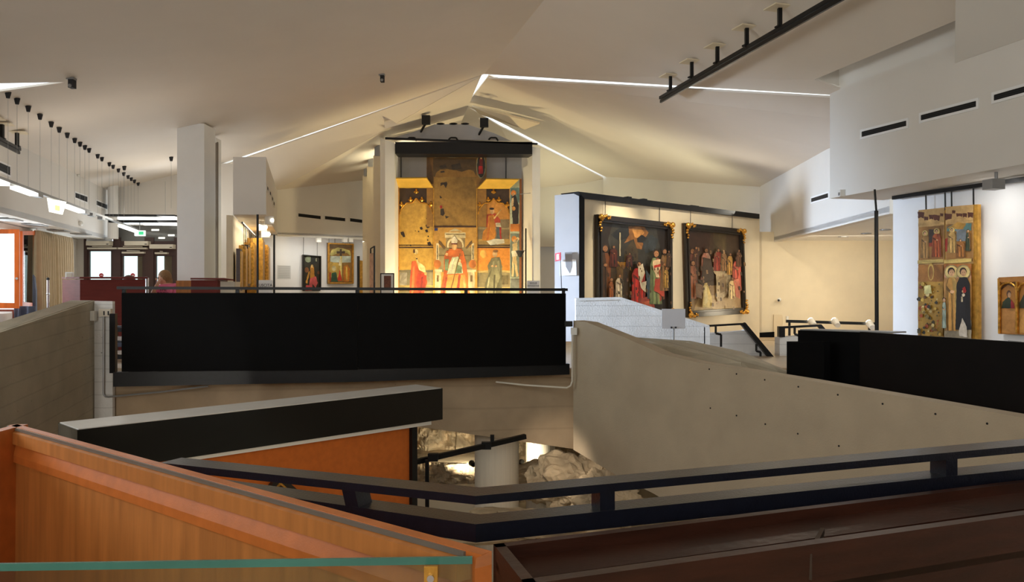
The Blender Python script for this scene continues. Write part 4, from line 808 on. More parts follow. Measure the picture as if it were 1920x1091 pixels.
o = thing('framed_notice', 'black-framed notice with a small picture left of the altarpiece', 'notice', P(726, 580, 17.2))
frontal('frame', [(713, 512), (739, 512), (739, 580), (713, 580)], 17.2, .03, M_black, o)
frontal('sheet', [(715, 514), (737, 514), (737, 575), (715, 575)], 17.19, .01, M_plast, o)
frontal('picture', [(720, 517), (733, 517), (733, 540), (720, 540)], 17.18, .01, mat('print_brown', (110, 64, 44), .6, var=.5, scale=30), o)
o = thing('leaning_panel', 'narrow dark-edged information panel seen edge-on beside the niche fins', 'panel', P(698, 600, 18.0))
prism('board', [P(693, 475, 18.3), P(701, 474, 18.0), P(701, 590, 18.0), P(693, 590, 18.3)], (.01, .02, 0), mat('pinkish_print', (196, 160, 140), .6, var=.3, scale=8), o)
MB().bar(P(702, 461, 18.0), P(702, 590, 18.0), .035, .03, (0, 1, 0)).build('post', M_black, o)
MB().path([P(702, 462, 18.0), P(695, 466, 18.2), P(695, 475, 18.2)], .016).build('top_hook', M_black, o)
for x, Y in ((800, 17.6), (905, 17.6)):
    p = Vector((P(x, 0, Y).x, Y, FZ+.12)); s_ = thing('floor_spotlight', 'black floor spotlight aimed up at the %s half of the altarpiece' % ('left' if x < 860 else 'right'), 'lamp', (p.x, p.y, FZ), 'altarpiece floor spotlights')
    MB().tube(p, p+Vector((0, .1, .1)), .05).build('housing', M_black, s_); MB().box((p.x, p.y, FZ+.03), (.14, .14, .06)).build('foot', M_black, s_)
    spot('altar_beam', p+Vector((0, .12, .12)), (P(x, 0, aY).x*(.9), aY, 1.0), 290 if x < 860 else 170, GOLDL, 120, .6)

# ------------------------------------------------------------------ left rear gallery paintings
dA, dB = rA+rn*.86, rB+rn*.86
M1 = [((44, 40, 26), [(567, 477), (601, 480), (601, 545), (567, 545)]), ((150, 160, 130), ell(578, 486, 6, 6)), ((28, 30, 22), [(583, 481), (592, 481), (594, 494), (582, 494)]), ((170, 170, 140), rect(592, 484, 594, 490)), ((190, 130, 40), [(582, 500), (588, 500), (590, 520), (581, 522)]), ((226, 190, 120), ell(585, 499, 2.2, 3)), ((210, 150, 60), [(578, 510), (581, 508), (576, 532), (573, 530)]), ((206, 90, 90), [(581, 522), (592, 518), (596, 530), (592, 540), (586, 532), (585, 545), (578, 545)]), ((196, 76, 80), [(574, 534), (584, 536), (582, 545), (572, 545)]), ((130, 80, 40), ell(575, 506, 4, 5)), ((120, 70, 40), ell(597, 511, 2.5, 3))]
r, q, n, ex = framed('panel_painting', 'small dark panel with a pink-skirted figure on the rear display wall', [(567, 478), (601, 480), (601, 543), (567, 543)], dA, dB, .03, M1, 'small panels on the rear display wall', False, M_frame)
rods(r, [on_line(569, 480, dA, dB), on_line(595, 481, dA, dB)], 1.5, n, .006)
M2 = [((150, 110, 50), [(614, 455), (661, 457), (661, 532), (614, 532)]), ((196, 206, 190), [(619, 480), (658, 480), (658, 492), (619, 492)]), ((120, 92, 52), rect(616, 458, 659, 466)), ((226, 210, 120), [(618, 478), (622, 468), (634, 464), (644, 466), (656, 470), (658, 480), (650, 474), (634, 474), (622, 480)]), ((80, 60, 40), rect(631, 471, 647, 475)), ((80, 60, 40), rect(637, 467, 641, 480)), ((206, 170, 80), [(618, 490), (636, 494), (640, 520), (618, 520)]), ((236, 214, 120), [(638, 480), (641, 480), (641, 524), (637, 524)]), ((236, 220, 170), [(636, 488), (640, 484), (640, 498), (635, 498)]),
      ((206, 60, 40), [(632, 526), (637, 505), (641, 526)]), ((50, 84, 60), [(622, 512), (630, 510), (634, 530), (620, 530)]), ((230, 214, 160), ell(626, 503, 4, 5)), ((214, 130, 40), [(644, 500), (651, 496), (656, 505), (654, 528), (644, 528)]), ((240, 200, 90), [(648, 500), (651, 500), (651, 526), (648, 526)]), ((180, 60, 40), [(616, 512), (620, 510), (620, 528), (616, 528)]), ((110, 80, 40), rect(616, 528, 660, 531))]
r, q, n, ex = framed('panel_painting', 'bright gilded crucifixion panel on the rear display wall', [(614, 455), (662, 457), (662, 532), (614, 532)], dA, dB, .04, M2, 'small panels on the rear display wall', False, M_gold)
rods(r, [on_line(x, 457, dA, dB) for x in (617, 628, 643, 656)], 1.5, n, .006)
o = thing('panel_painting', 'narrow dark-edged gilded panel at the right end of the rear display wall', 'painting', on_line(675, 560, dA, dB), 'small panels on the rear display wall')
line_panel('panel', [(674, 488), (682, 489), (682, 560), (674, 560)], dA, dB, .04, M_gold, o); line_panel('dark_edge', [(671, 480), (674.5, 480), (674.5, 560), (671, 560)], dA, dB, .06, M_frame, o)
o = thing('wall_text', 'faint printed text panel on the left of the rear display wall', 'notice', on_line(532, 524, dA, dB))
line_panel('sheet', [(520, 497), (545, 498), (545, 523), (520, 523)], dA+rn*.13, dB+rn*.13, .004, mat('text_sheet', (206, 206, 206), .7, var=.02), o)
for k in range(7): line_panel('text_line', [(522, 499.5+k*3.2), (543, 500+k*3.2), (543, 501+k*3.2), (522, 500.5+k*3.2)], dA+rn*.12, dB+rn*.12, .003, mat('text_grey', (176, 176, 176), .7), o)
wr = thing('spotlight_rail', 'white spotlight rail along the rear upper wall with three heads', 'lamp', on_line(600, 446, rA, rB))
MB().bar(on_line(520, 441, rA-rn*.1, rB-rn*.1), on_line(684, 448, rA-rn*.1, rB-rn*.1), .05, .05).build('rail', M_plast, wr)
for x in (597, 646, 657): MB().box(on_line(x, 450, rA-rn*.2, rB-rn*.2), (.12, .12, .12), .6).build('spot_head', M_plast, wr)
o = thing('exit_notice', 'white standing sign lettered USCITA', 'sign', P(498, 575, 15.0))
frontal('plate', [(485, 525), (511, 525), (511, 575), (485, 575)], 15.0, .015, M_white, o); text('lettering', 'USCITA', P(498, 535, 14.99), .075, M_ink, o)
for x, y, Y, lab in ((483, 402, 15.6, 'thin black pole just right of the edge-on gilded panels'), (514, 440, 17.0, 'thin black pole left of the faint wall text')):
    tag(MB().tube(P(x, y, Y), Vector((P(x, 0, Y).x, Y, FZ)), .022).build('partition_pole', M_black), lab, 'pole', 'thin black poles of the left gallery')
# edge-on panels hung on rods along the left gallery wall
ga = bA+AX*.15; gn = Vector((1, .2533, 0)).normalized()
rl_ = thing('hanging_rail', 'black picture rail with rods above the edge-on gilded panels', 'rail', ga+Vector((0, 0, 1.3)))
MB().bar(ga+gn*.16+Vector((0, 0, 1.36)), ga+AX*5+gn*.16+Vector((0, 0, 1.36)), .03, .03).build('rail', M_black, rl_)
ed = ((.15, .45, .08, .85, .05, M_dwood, 'dark brown', 'first'), (.75, .5, .12, .95, .10, M_gold, 'thin gilded', 'second'), (1.4, .6, .14, 1.0, .16, M_frame, 'black-framed', 'third'), (2.15, .6, .2, 1.1, .14, M_golds, 'orange-gold', 'fourth'), (2.95, .8, .34, 1.25, -.2, M_gold, 'wide rounded gilded', 'fifth'), (3.95, .8, .42, 1.15, -.2, M_golds, 'gilded pinnacled', 'last'))
for s0_, ln, th, zt_, zb_, m, cn, ordn in ed:
    a = ga+AX*s0_+gn*.03; b = a+AX*ln; z0 = zb_-.05 if zb_ > 0 else FZ+.05; zt2 = zt_
    o = thing('gilded_painting', '%s panel hung edge-on, %s from the front' % (cn, ordn), 'painting', (a.x, a.y, z0), 'edge-on panels of the left gallery')
    MB().prism([a+Vector((0, 0, z0)), b+Vector((0, 0, z0)), b+gn*th+Vector((0, 0, z0)), a+gn*th+Vector((0, 0, z0))], (0, 0, zt2-z0)).build('board', m, o)
    MB().prism([a+gn*th+Vector((0, 0, z0+.05)), b+gn*th+Vector((0, 0, z0+.05)), b+gn*th+Vector((0, 0, zt2-.05)), a+gn*th+Vector((0, 0, zt2-.05))], gn*.02).build('painted_face', M_gold, o)
    for k in (.15, .85): MB().tube(a+AX*(ln*k)+gn*.14+Vector((0, 0, zt2)), a+AX*(ln*k)+gn*.14+Vector((0, 0, 1.35)), .007, n=6).build('hanging_rod', M_black, o)
for k, (x, y, Y) in enumerate(((504, 413, 16.2), (492, 426, 17.2), (498, 439, 18.4))):
    s_ = thing('spotlight', 'white box spotlight under the left bulkhead, %s' % ('nearest', 'middle', 'farthest')[k], 'lamp', P(x, y+8, Y), 'spotlights under the left bulkhead')
    MB().box(P(x, y, Y), (.17, .14, .16), .5).build('head', M_plast, s_); MB().tube(P(x+6, y, Y-.02), P(x+6.6, y, Y-.05), .035).build('lens', M_lamp, s_)
    p = P(x-8, y-6, Y); MB().tube(P(x-2, y-5, Y), Vector((P(x-4, y, Y).x, Y, 1.5)), .015).build('arm', M_plast, s_)

# ------------------------------------------------------------------ right niche: double panel, second panel, rail, lamp
nA_, nB_ = wn(11.4), wn(7.0)
iw = -Vector((1, .2533, 0)).normalized()
vA, vB = nA_+iw*.12, nB_+iw*.12
rr_ = thing('picture_rail', 'black picture rail at the top of the white niche wall', 'rail', on_line(1680, 372, vA, vB))
MB().bar(on_line(1675, 371, vA, vB), on_line(1960, 330, vA, vB), .05, .05).build('rail', M_black, rr_)
TN = (204, 166, 108); BR = (92, 50, 36)
def upper_scene(x0, x1, y0, seed):
    rnd = random.Random(seed); w = x1-x0
    lay = [(TN, [(x0, y0), (x1, y0-5), (x1, y0+105), (x0, y0+105)]), ((156, 112, 60), [(x0+1, y0+32), (x1-1, y0+28), (x1-1, y0+100), (x0+1, y0+102)])]
    for k in range(5):
        cx_, cy_ = x0+w*(.1+.2*k), y0+8+rnd.random()*10; s_ = 3+rnd.random()*4
        lay.append((BR, [(cx_-s_, cy_-s_), (cx_+s_, cy_-s_*.8), (cx_+s_*.8, cy_+s_), (cx_, cy_+s_*.6), (cx_-s_*.8, cy_+s_)]))
    lay.append((TN, [(x0, y0+24), (x0+w*.25, y0+21), (x0+w*.5, y0+16), (x0+w*.75, y0+21), (x1, y0+20), (x1, y0+27), (x0+w*.5, y0+24), (x0, y0+31)]))
    return lay
P1 = upper_scene(1722, 1771, 394, 1)+[((60, 50, 44), rect(1742, 430, 1753, 455)), ((150, 60, 40), rect(1742, 455, 1752, 462))]+fig(1735, 434, 484, (170, 130, 76), 14, None, (226, 196, 120))+fig(1758, 430, 482, (176, 90, 50), 16, (140, 70, 44), (226, 196, 120))
P1 += [((214, 186, 110), [(1723, 488), (1771, 486), (1771, 492), (1723, 495)]), ((166, 112, 54), rect(1724, 496, 1771, 530)), ((206, 170, 90), ell(1748, 510, 6, 16)), ((150, 104, 54), ell(1748, 511, 4, 13))]
rnd = random.Random(4)
P1 += [((176, 136, 58), rect(1724, 528, 1771, 634))]
for k in range(70):
    x, y = 1726+rnd.random()*43, 532+rnd.random()*98; s_ = 1.2+rnd.random()*3.2
    P1.append((rnd.choice([(206, 170, 80), (110, 70, 36), (84, 74, 44), (226, 204, 140), (170, 84, 44), (130, 110, 60), (60, 56, 44)]), [(x-s_, y), (x, y-s_), (x+s_*.8, y-s_*.2), (x+s_*.5, y+s_), (x-s_*.6, y+s_*.8)]))
P1.append(((230, 220, 150), [(1740, 536), (1752, 534), (1754, 550), (1740, 551)]))
P2 = upper_scene(1773, 1825, 389, 2)+[((90, 130, 130), [(1776, 426), (1790, 420), (1822, 418), (1822, 432), (1776, 434)]), ((196, 150, 70), [(1776, 428), (1796, 416), (1812, 420), (1806, 430)]), ((120, 130, 140), rect(1794, 430, 1812, 452)), ((170, 50, 40), [(1773, 448), (1779, 446), (1779, 470), (1773, 472)])]
P2 += fig(1786, 428, 474, (196, 160, 96), 16, None, (232, 204, 130))+fig(1803, 448, 482, (164, 108, 54), 16)+fig(1818, 430, 470, (70, 80, 60), 9, (130, 90, 50))
P2 += [((214, 186, 110), [(1773, 487), (1825, 484), (1825, 491), (1773, 494)]), ((176, 110, 56), rect(1773, 495, 1825, 520)), ((206, 150, 120), rect(1774, 512, 1824, 522)), ((190, 140, 80), rect(1773, 522, 1825, 612)), ((170, 156, 130), rect(1774, 600, 1825, 636))]
P2 += fig(1788, 502, 620, (196, 146, 74), 22, (214, 176, 100), (236, 210, 140))+fig(1811, 502, 618, (34, 32, 36), 25, (26, 26, 30), (236, 210, 140), folds=2)+[((190, 40, 36), [(1810, 540), (1815, 537), (1818, 546), (1812, 550)]), ((236, 226, 200), ell(1812, 553, 3, 3)), ((224, 206, 170), rect(1808, 556, 1811, 566)), ((214, 204, 190), [(1804, 618), (1810, 596), (1818, 612), (1820, 632), (1804, 630)])]+fig(1776, 558, 615, (170, 186, 170), 7)
o = thing('double_panel', 'tall double gilded panel with saints, hung on four rods in the white niche', 'painting', on_line(1778, 638, vA, vB))
for nm, pts, lay, k in (('left_board', [(1723, 396), (1772, 391), (1772, 637), (1724, 634)], P1, 0), ('right_board', [(1772.5, 388), (1833, 383), (1834, 642), (1772.5, 637)], P2, .03)):
    bo = line_panel(nm, pts, vA+iw*k, vB+iw*k, .05, M_gold, o); paint('painting', lay, vA+iw*(k+.006), vB+iw*(k+.006), bo, .0005)
rods(o, [on_line(x, 394, vA, vB) for x in (1736, 1772, 1784, 1825)], on_line(1736, 362, vA, vB).z, iw, .01)
P3 = [((176, 120, 56), [(1872, 520), (1960, 516), (1960, 628), (1872, 626)]), ((90, 60, 34), [(1874, 530), (1905, 528), (1905, 540), (1890, 534), (1876, 545)]), ((190, 136, 76), rect(1874, 580, 1905, 624)), ((196, 146, 80), rect(1908, 580, 1950, 624)), ((46, 60, 44), [(1880, 566), (1892, 556), (1898, 566), (1898, 578), (1878, 578)]), ((90, 60, 44), ell(1892, 551, 4.4, 7)), ((214, 170, 130), ell(1893, 553, 3, 5)), ((150, 40, 44), [(1896, 560), (1902, 570), (1902, 578), (1896, 578)]), ((54, 60, 46), [(1912, 568), (1920, 552), (1926, 570), (1926, 578), (1912, 578)])]
o = thing('predella_panel', 'low gilded arcaded panel with half figures at the right edge', 'painting', on_line(1900, 628, vA, vB))
bo = line_panel('board', [(1870, 522), (1960, 517), (1960, 628), (1872, 625)], vA, vB, .04, M_gold, o); paint('painting', P3, vA+iw*.006, vB+iw*.006, bo)
for x in (1874, 1907, 1942): MB().bar(on_line(x, 528, vA+iw*.03, vB+iw*.03), on_line(x, 625, vA+iw*.03, vB+iw*.03), .025, .02, iw).build('colonnette', M_golds, o)
for x in (1890, 1925): MB().path([on_line(x+16*math.cos(a), 545-15*math.sin(a), vA+iw*.03, vB+iw*.03) for a in [math.pi*i/10 for i in range(11)]], .012, 6).build('arch', M_golds, o)
o = thing('caption_card', 'small grey caption card below the low arcaded panel', 'notice', on_line(1902, 644, vA, vB))
line_panel('card', [(1890, 638), (1914, 640), (1914, 644), (1890, 642)], vA, vB, .01, M_sheet, o)
o = thing('spotlight', 'grey box spotlight under the right soffit', 'lamp', P(1863, 352, 8.9))
MB().box(P(1863, 346, 8.9), (.17, .14, .11), .25).build('head', M_grey, o); MB().tube(P(1868, 341, 8.95), Vector((P(1868, 0, 8.95).x, 8.95, 1.33)), .018).build('arm', M_grey, o)
spot('niche_beam', P(1863, 352, 8.85), on_line(1780, 520, vA, vB), 60, (1, .9, .7), 50, .7)
o = thing('sensor', 'small white motion sensor at the lower corner of the right upper wall', 'sensor', on_line(1582, 369, r1(11.4), r1(9)))
MB().box(on_line(1582, 362, r1(11.4), r1(9))-nR*.03, (.07, .06, .09)).build('housing', M_plast, o); MB().box(on_line(1582, 362, r1(11.4), r1(9))-nR*.065+Vector((0, 0, -.015)), (.04, .02, .04)).build('lens', M_sheet, o)

# ------------------------------------------------------------------ far right recess: lamp bar, camera, fittings
o = thing('lamp_bar', 'black floor-level lamp bar with three lit spotlights in the cream recess', 'lamp', P(1560, 640, 16.8))
MB().bar(P(1474, 602, 16.8), P(1640, 607, 16.8), .05, .06).build('bar', M_black, o)
for x in (1480, 1630): MB().bar(P(x, 604, 16.8), Vector((P(x, 0, 16.8).x, 16.8, FZ)), .04, .04, (0, 1, 0)).build('leg', M_black, o)
for x, y in ((1521, 602), (1565, 602), (1630, 606)):
    hd_ = MB().tube(P(x, y, 16.7), P(x+6, y+8, 16.5), .075, .055, 14).build('spot_head', M_plast, o)
    MB().tube(P(x, y, 16.72), P(x-1, y-2, 16.76), .06, n=14).build('lens', M_lamp, hd_)
spot('recess_beam', P(1565, 596, 16.7), P(1590, 530, 18.2), 16, WARM, 90, .8); spot('recess_beam', P(1521, 596, 16.7), P(1350, 540, 17), 110, (1, .85, .6), 60, .8)
o = thing('security_camera', 'small white dome camera with black eye on the cream recess wall', 'camera', P(1461, 567, 18.15))
MB().ball(P(1461, 562, 18.15), .05, 10, 8).build('dome', M_plast, o); MB().ball(P(1460, 563, 18.1), .025, 8, 6).build('lens', M_ink, o)
tag(MB().box(P(1476, 597, 17.9), (.05, .05, .1)).build('wall_box', M_plast), 'tiny white box at the left end of the lamp bar', 'box')
d_ = struct(frontal('door_flush', [(1451, 590), (1466, 590), (1466, 650), (1451, 650)], 18.2, .03, mat('cream_door', (226, 208, 176), .7, var=.02)), 'flush cream service door')
for k, (x, y) in enumerate(((1581, 443), (1624, 437), (1660, 430))):
    c = on_z(x, y, 1.15); tag(MB().tube((c.x, c.y, 1.148), (c.x, c.y, 1.13), .1, n=16).build('recessed_downlight', M_grey), 'round recessed downlight in the cream recess soffit, %s' % ('leftmost', 'middle', 'rightmost')[k], 'lamp', 'recess downlights')
frontal('skirting', [(1419, 624), (1452, 622), (1452, 640), (1419, 640)], 18.15, .03, M_blackp, None); bpy.data.objects['skirting'].name = 'baseboard_right'; struct(bpy.data.objects['baseboard_right'])

# ------------------------------------------------------------------ air slots
def vent(pix, A, B, label, group, m=M_white, nl=2):
    q = [on_line(x, y, A, B) for x, y in pix]; n = Vector((B[1]-A[1], -(B[0]-A[0]), 0)).normalized(); n = -n if n.dot(q[0]) > 0 else n
    r = thing('air_vent', label, 'vent', (q[2]+q[3])/2, group)
    ex = (q[1]-q[0]).normalized(); ez = Vector((0, 0, 1)); w = .03
    MB().prism([p+n*.004 for p in q], n*.004).build('dark_slot', M_dark, r)
    o4 = [q[0]-ex*w+ez*w, q[1]+ex*w+ez*w, q[2]+ex*w-ez*w, q[3]-ex*w-ez*w]; mb = MB()
    for i in range(4): j = (i+1) % 4; mb.prism([o4[i], o4[j], q[j], q[i]], n*.015)
    mb.build('frame', m, r)
    for k in range(nl):
        t_ = (k+1)/(nl+1); MB().bar(q[0].lerp(q[3], t_)+n*.009, q[1].lerp(q[2], t_)+n*.009, .006, .006).build('louvre', M_ink, r)
R1a, R1b = r1(11.4), r1(6)
vent([(1617, 247), (1701, 226), (1701, 236), (1617, 257)], R1a, R1b, 'long slot nearest the room corner on the right upper wall', 'air slots on the right upper wall')
vent([(1728, 216), (1832, 189), (1832, 200), (1728, 226)], R1a, R1b, 'long slot in the middle of the right upper wall', 'air slots on the right upper wall')
vent([(1865, 178), (1975, 147), (1975, 159), (1865, 189)], R1a, R1b, 'long slot cut by the right picture edge', 'air slots on the right upper wall')
vent([(1522, 372), (1554, 362), (1554, 370), (1522, 379)], r2(12), r2(19), 'single slot on the cream wall left of the right upper wall', None)
for pix, lab in (([(-30, 292), (18, 313), (18, 329), (-30, 306)], 'grille at the left picture edge on the left upper wall'), ([(140, 361), (163, 369), (163, 379), (140, 370)], 'grille in the middle of the left upper wall'), ([(180, 376), (200, 384), (200, 392), (180, 384)], 'grille nearest the entrance on the left upper wall')):
    vent(pix, fl(12), fl(20), lab, 'grilles on the left upper wall')
for pix, lab in (([(559, 400), (601, 405), (601, 411), (559, 406)], 'left dark slot on the olive rear wall'), ([(609, 405), (647, 409), (647, 415), (609, 411)], 'middle dark slot on the olive rear wall'), ([(656, 409), (679, 412), (679, 418), (656, 415)], 'right dark slot on the olive rear wall')):
    vent(pix, rA, rB, lab, 'slots on the olive rear wall', M_wall, 0)
for k, (x, y) in enumerate(((501, 354), (506, 363), (510, 373), (513, 382))):
    vent([(x-1.2, y-6), (x+1.2, y-2), (x+1.2, y+5), (x-1.2, y+1)], bB, bC, 'small dark slot on the bulkhead side, %s from the front' % ('first', 'second', 'third', 'fourth')[k], 'slots on the bulkhead side', M_wall, 0)

# ------------------------------------------------------------------ steel tracks with ceiling plates
def steel_track(pl, label, pix, drop, ext):
    pts = [pl(x, y) for x, y in pix]; r = thing('ceiling_track', label, 'track', pts[0]+Vector((0, 0, -drop)))
    for p in pts:
        MB().box(p+Vector((0, 0, -.03)), (.3, .26, .015), .3).build('ceiling_plate', M_cream, r); MB().bar(p+Vector((0, 0, -.03)), p+Vector((0, 0, -drop)), .05, .05, (0, 1, 0)).build('stem', M_black, r)
        MB().box(p+Vector((0, 0, -drop+.03)), (.1, .08, .02), .3).build('clamp', M_black, r)
    a, b = pts[0]+Vector((0, 0, -drop)), pts[-1]+Vector((0, 0, -drop)); d = (b-a)
    MB().bar(a-d*ext[0], b+d*ext[1], .06, .05).build('upper_flange', M_black, r); MB().bar(a-d*ext[0]+Vector((0, 0, -.06)), b+d*ext[1]+Vector((0, 0, -.06)), .03, .05).build('lower_web', M_black, r)
    return r, a, b
tr, ta, tb = steel_track(onC, 'black steel lighting track on five stems under the right ceiling', [(1257, 139), (1297, 112), (1345, 83), (1400, 48), (1462, 10)], .3, (.12, 1.2))
for k, tg in ((.0, (2.2, 14.6, .4)), (.25, (4.2, 16.6, .3))):
    spot('canvas_beam', ta.lerp(tb, k)+Vector((0, 0, -.15)), tg, 560, (1, .85, .60), 46, .7, .1)
spot('near_track_beam', ta.lerp(tb, 1.6)+Vector((0, 0, -.15)), (-.6, 2.4, -.8), 40, (1, .86, .68), 60, .8, .2)
steel_track(onD, 'black steel track end with ceiling plates at the left picture edge', [(-14, 218), (4, 229), (32, 245)], .3, (.8, .1))
# small fittings on the left ceiling
for x, y, lab in ((134, 146, 'small dark ceiling projector at the end of the left skylight slit'), (716, 139, 'small dark ceiling projector left of the ridge')):
    p = onD(x, y); r = thing('ceiling_projector', lab, 'lamp', p+Vector((0, 0, -.2)), 'small ceiling projectors')
    MB().box(p+Vector((0, 0, -.015)), (.11, .09, .03)).build('bracket', M_grey, r); MB().box(p+Vector((.01, 0, -.09)), (.07, .1, .12)).build('body', M_ink, r)
    MB().tube(p+Vector((.01, -.05, -.12)), p+Vector((.01, -.07, -.13)), .025, n=10).build('lens', M_grey, r)
# ------------------------------------------------------------------ suspended light track on cables
tz = 1.6
def tp(x): return on_z(x, 334+.374*x, tz)
tk = thing('suspended_light_track', 'grey light track hanging on many thin cables along the left wall', 'track', tp(130))
a, b = tp(-25), tp(262); MB().bar(a, b, .06, .04).build('bar', M_grey, tk)
for x in (15, 32, 53, 75, 96, 111, 126, 140, 150, 159, 167, 183, 191, 205, 212, 222, 232, 240, 246, 252, 259):
    p = tp(x); zc = apex.z-(nD.x*(p.x-apex.x)+nD.y*(p.y-apex.y))/nD.z
    c = MB().tube((p.x, p.y, p.z), (p.x, p.y, zc), .0025, n=5).build('cable', M_grey, tk)
    MB().tube((p.x, p.y, zc), (p.x, p.y, zc-.09), .045, .025, 10).build('cone_canopy', M_ink, c)
for x0, x1 in ((-20, 10), (27, 64), (122, 153), (226, 262)):
    p0, p1 = tp(x0)+Vector((0, 0, -.06)), tp(x1)+Vector((0, 0, -.06)); MB().bar(p0, p1, .12, .05).build('tube_lamp', M_tube, tk)
for x in (70, 160, 172, 190): MB().box(tp(x)+Vector((0, 0, -.05)), (.1, .25, .06), .25).build('fitting', M_grey, tk)
for x, y, lab in ((233, 311, 'lone cable canopy off the light track row'), (321, 294, 'lone cable canopy beside the white column')):
    p = onD(x, y); r = thing('cable_canopy', lab, 'canopy', p+Vector((0, 0, -.1)), 'lone cable canopies'); MB().tube(p, p+Vector((0, 0, -.1)), .05, .03, 10).build('cone', M_ink, r); MB().tube(p, p+Vector((0, 0, -1.2)), .003, n=5).build('cable', M_grey, r)
sg = thing('lit_sign', 'glowing white trapezoid sign hanging from the suspended light track', 'sign', tp(104)+Vector((0, 0, -.4)))
p = tp(104); MB().prism([P(88, 371, p.y), P(122, 378, p.y), P(115, 402, p.y), P(92, 397, p.y)], (0, .04, 0)).build('diffuser', emit('sign_white_lit', (255, 252, 235), 2.2), sg)
MB().prism([P(103, 384, p.y-.01), P(112, 386, p.y-.01), P(112, 396, p.y-.01), P(103, 394, p.y-.01)], (0, .005, 0)).build('pictogram', emit('sign_yellow', (244, 236, 150), 1.2), sg)
MB().tube(P(105, 374, p.y+.02), (P(105, 0, p.y).x, p.y+.02, tz+.02), .012).build('hanger', M_grey, sg)
sg = thing('exit_sign', 'small green and white emergency exit sign below the far track end', 'sign', P(262, 443, 19.4))
frontal('box', [(252, 432), (271, 432), (271, 442), (252, 442)], 19.4, .06, emit('sign_box_lit', (235, 250, 242), 1.2), sg); frontal('running_figure', [(260, 434), (269, 434), (269, 440), (260, 440)], 19.39, .005, M_green, sg)
MB().tube(P(262, 432, 19.43), P(262, 414, 19.43), .01).build('hanger', M_grey, sg)
lf = thing('ceiling_luminaire', 'black framed fluorescent luminaire hanging before the entrance wall', 'lamp', P(268, 420, 19.6))
MB().bar(P(202, 404, 19.6), P(332, 405, 19.6), .3, .04).build('upper_frame', M_black, lf); MB().bar(P(205, 415, 19.4), P(332, 415, 19.4), .1, .06).build('lower_frame', M_black, lf)
MB().bar(P(222, 409, 19.45), P(332, 410, 19.45), .1, .06).build('tube', M_tube, lf); MB().bar(P(270, 420, 19.4), P(332, 421, 19.4), .1, .05).build('tube', M_tube, lf)
for x in (226, 310): MB().tube(P(x, 404, 19.6), P(x, 340, 19.6), .004, n=5).build('cable', M_grey, lf)
for x, y, lab, rad in ((145, 329, 'small white detector high on the left upper wall', .05), (149, 419, 'round white detector low on the left upper wall', .09)):
    p = on_line(x, y, fl(12), fl(20)); tag(MB().ball(p+Vector((.03, 0, 0)), rad, 10, 6, (.5, 1, .7)).build('detector', M_plast), lab, 'sensor', 'wall detectors')
for k, (x, y) in enumerate(((16, 411), (66, 421), (110, 432), (152, 438))):
    c = on_z(x, y, SOFZ); tag(MB().box((c.x, c.y, SOFZ-.01), (.35, .5, .02), .25).build('soffit_grille', M_grey), 'grey grille in the left soffit, %s from the front' % ('first', 'second', 'third', 'fourth')[k], 'vent', 'left soffit grilles')

# ------------------------------------------------------------------ left: white column, reception, windows, doors
Yc = 16.0
c0 = thing('white_column', 'broad white square column beside the reception', 'column', Vector((P(357, 0, Yc).x, Yc, FZ)))
x0, x1 = P(332, 0, Yc).x, P(383, 0, Yc).x
MB().box(((x0+x1)/2, Yc+.3, (FZ+3.35)/2), (x1-x0, .6, 3.35-FZ)).build('shaft', M_white, c0)
c1 = thing('white_column', 'narrow pale pilaster with a dark edge behind the broad column', 'column', Vector((P(396, 0, 17.2).x, 17.2, FZ)))
x0, x1 = P(386, 0, 17.2).x, P(405, 0, 17.2).x
MB().box(((x0+x1)/2, 17.35, (FZ+3.3)/2), (x1-x0, .3, 3.3-FZ)).build('shaft', M_white, c1)
frontal('dark_edge', [(404, 268), (408, 266), (408, 600), (404, 600)], 17.1, .05, mat('brown_edge', (130, 118, 104), .7), c1)
frontal('lower_panel', [(387, 430), (403, 430), (403, 600), (387, 600)], 17.18, .02, M_plast, c1)
al = thing('alarm_box', 'red and white alarm box on the narrow pilaster', 'sign', P(390, 428, 17.0))
frontal('box', [(384, 415), (396, 415), (396, 427), (384, 427)], 17.0, .1, M_plast, al); frontal('red_face', [(385, 418), (395, 418), (395, 426), (385, 426)], 16.99, .01, M_red, al)
sw = tag(frontal('light_switch', [(383.5, 504), (387, 504), (387, 511), (383.5, 511)], 16.9, .05, M_plast), 'white light switch beside the broad column', 'switch')
rd = thing('reception_desk', 'dark red-brown reception desk with high front', 'desk', P(190, 620, 14.2))
prism('front', [P(150, 524, 14.0), P(275, 524, 14.0), P(275, 665, 14.0), P(150, 665, 14.0)], (0, .05, 0), M_desk, rd)
prism('side', [P(117, 524, 15.0), P(150, 524, 14.0), P(150, 665, 14.0), P(117, 665, 15.0)], (.04, .03, 0), M_desk, rd)
prism('top', [P(116, 522.5, 15.05), P(149, 522.5, 13.97), P(277, 522.5, 13.97), P(277, 522, 14.6), P(170, 522, 14.6), P(130, 522, 15.1)], (0, 0, .03), M_desk, rd)
MB().tube(P(276, 521, 14.0), P(276, 600, 14.0), .03, n=12).build('end_post', M_chrome, rd)
for k, y in enumerate((612, 640)): MB().bar(P(212, y, 11.2), P(232, y, 11.2), .15, .02).build('rack_shelf', M_black, rd)
rd2 = thing('reception_counter', 'low counter of three panels below the white columns', 'counter', P(385, 620, 14.4))
prism('orange_panel', [P(330, 526, 14.4), P(358, 526, 14.4), P(358, 650, 14.4), P(330, 650, 14.4)], (0, .4, 0), M_wood, rd2)
prism('red_panel', [P(358, 525, 14.2), P(408, 525, 14.2), P(408, 650, 14.2), P(358, 650, 14.2)], (0, .5, 0), M_desk, rd2)
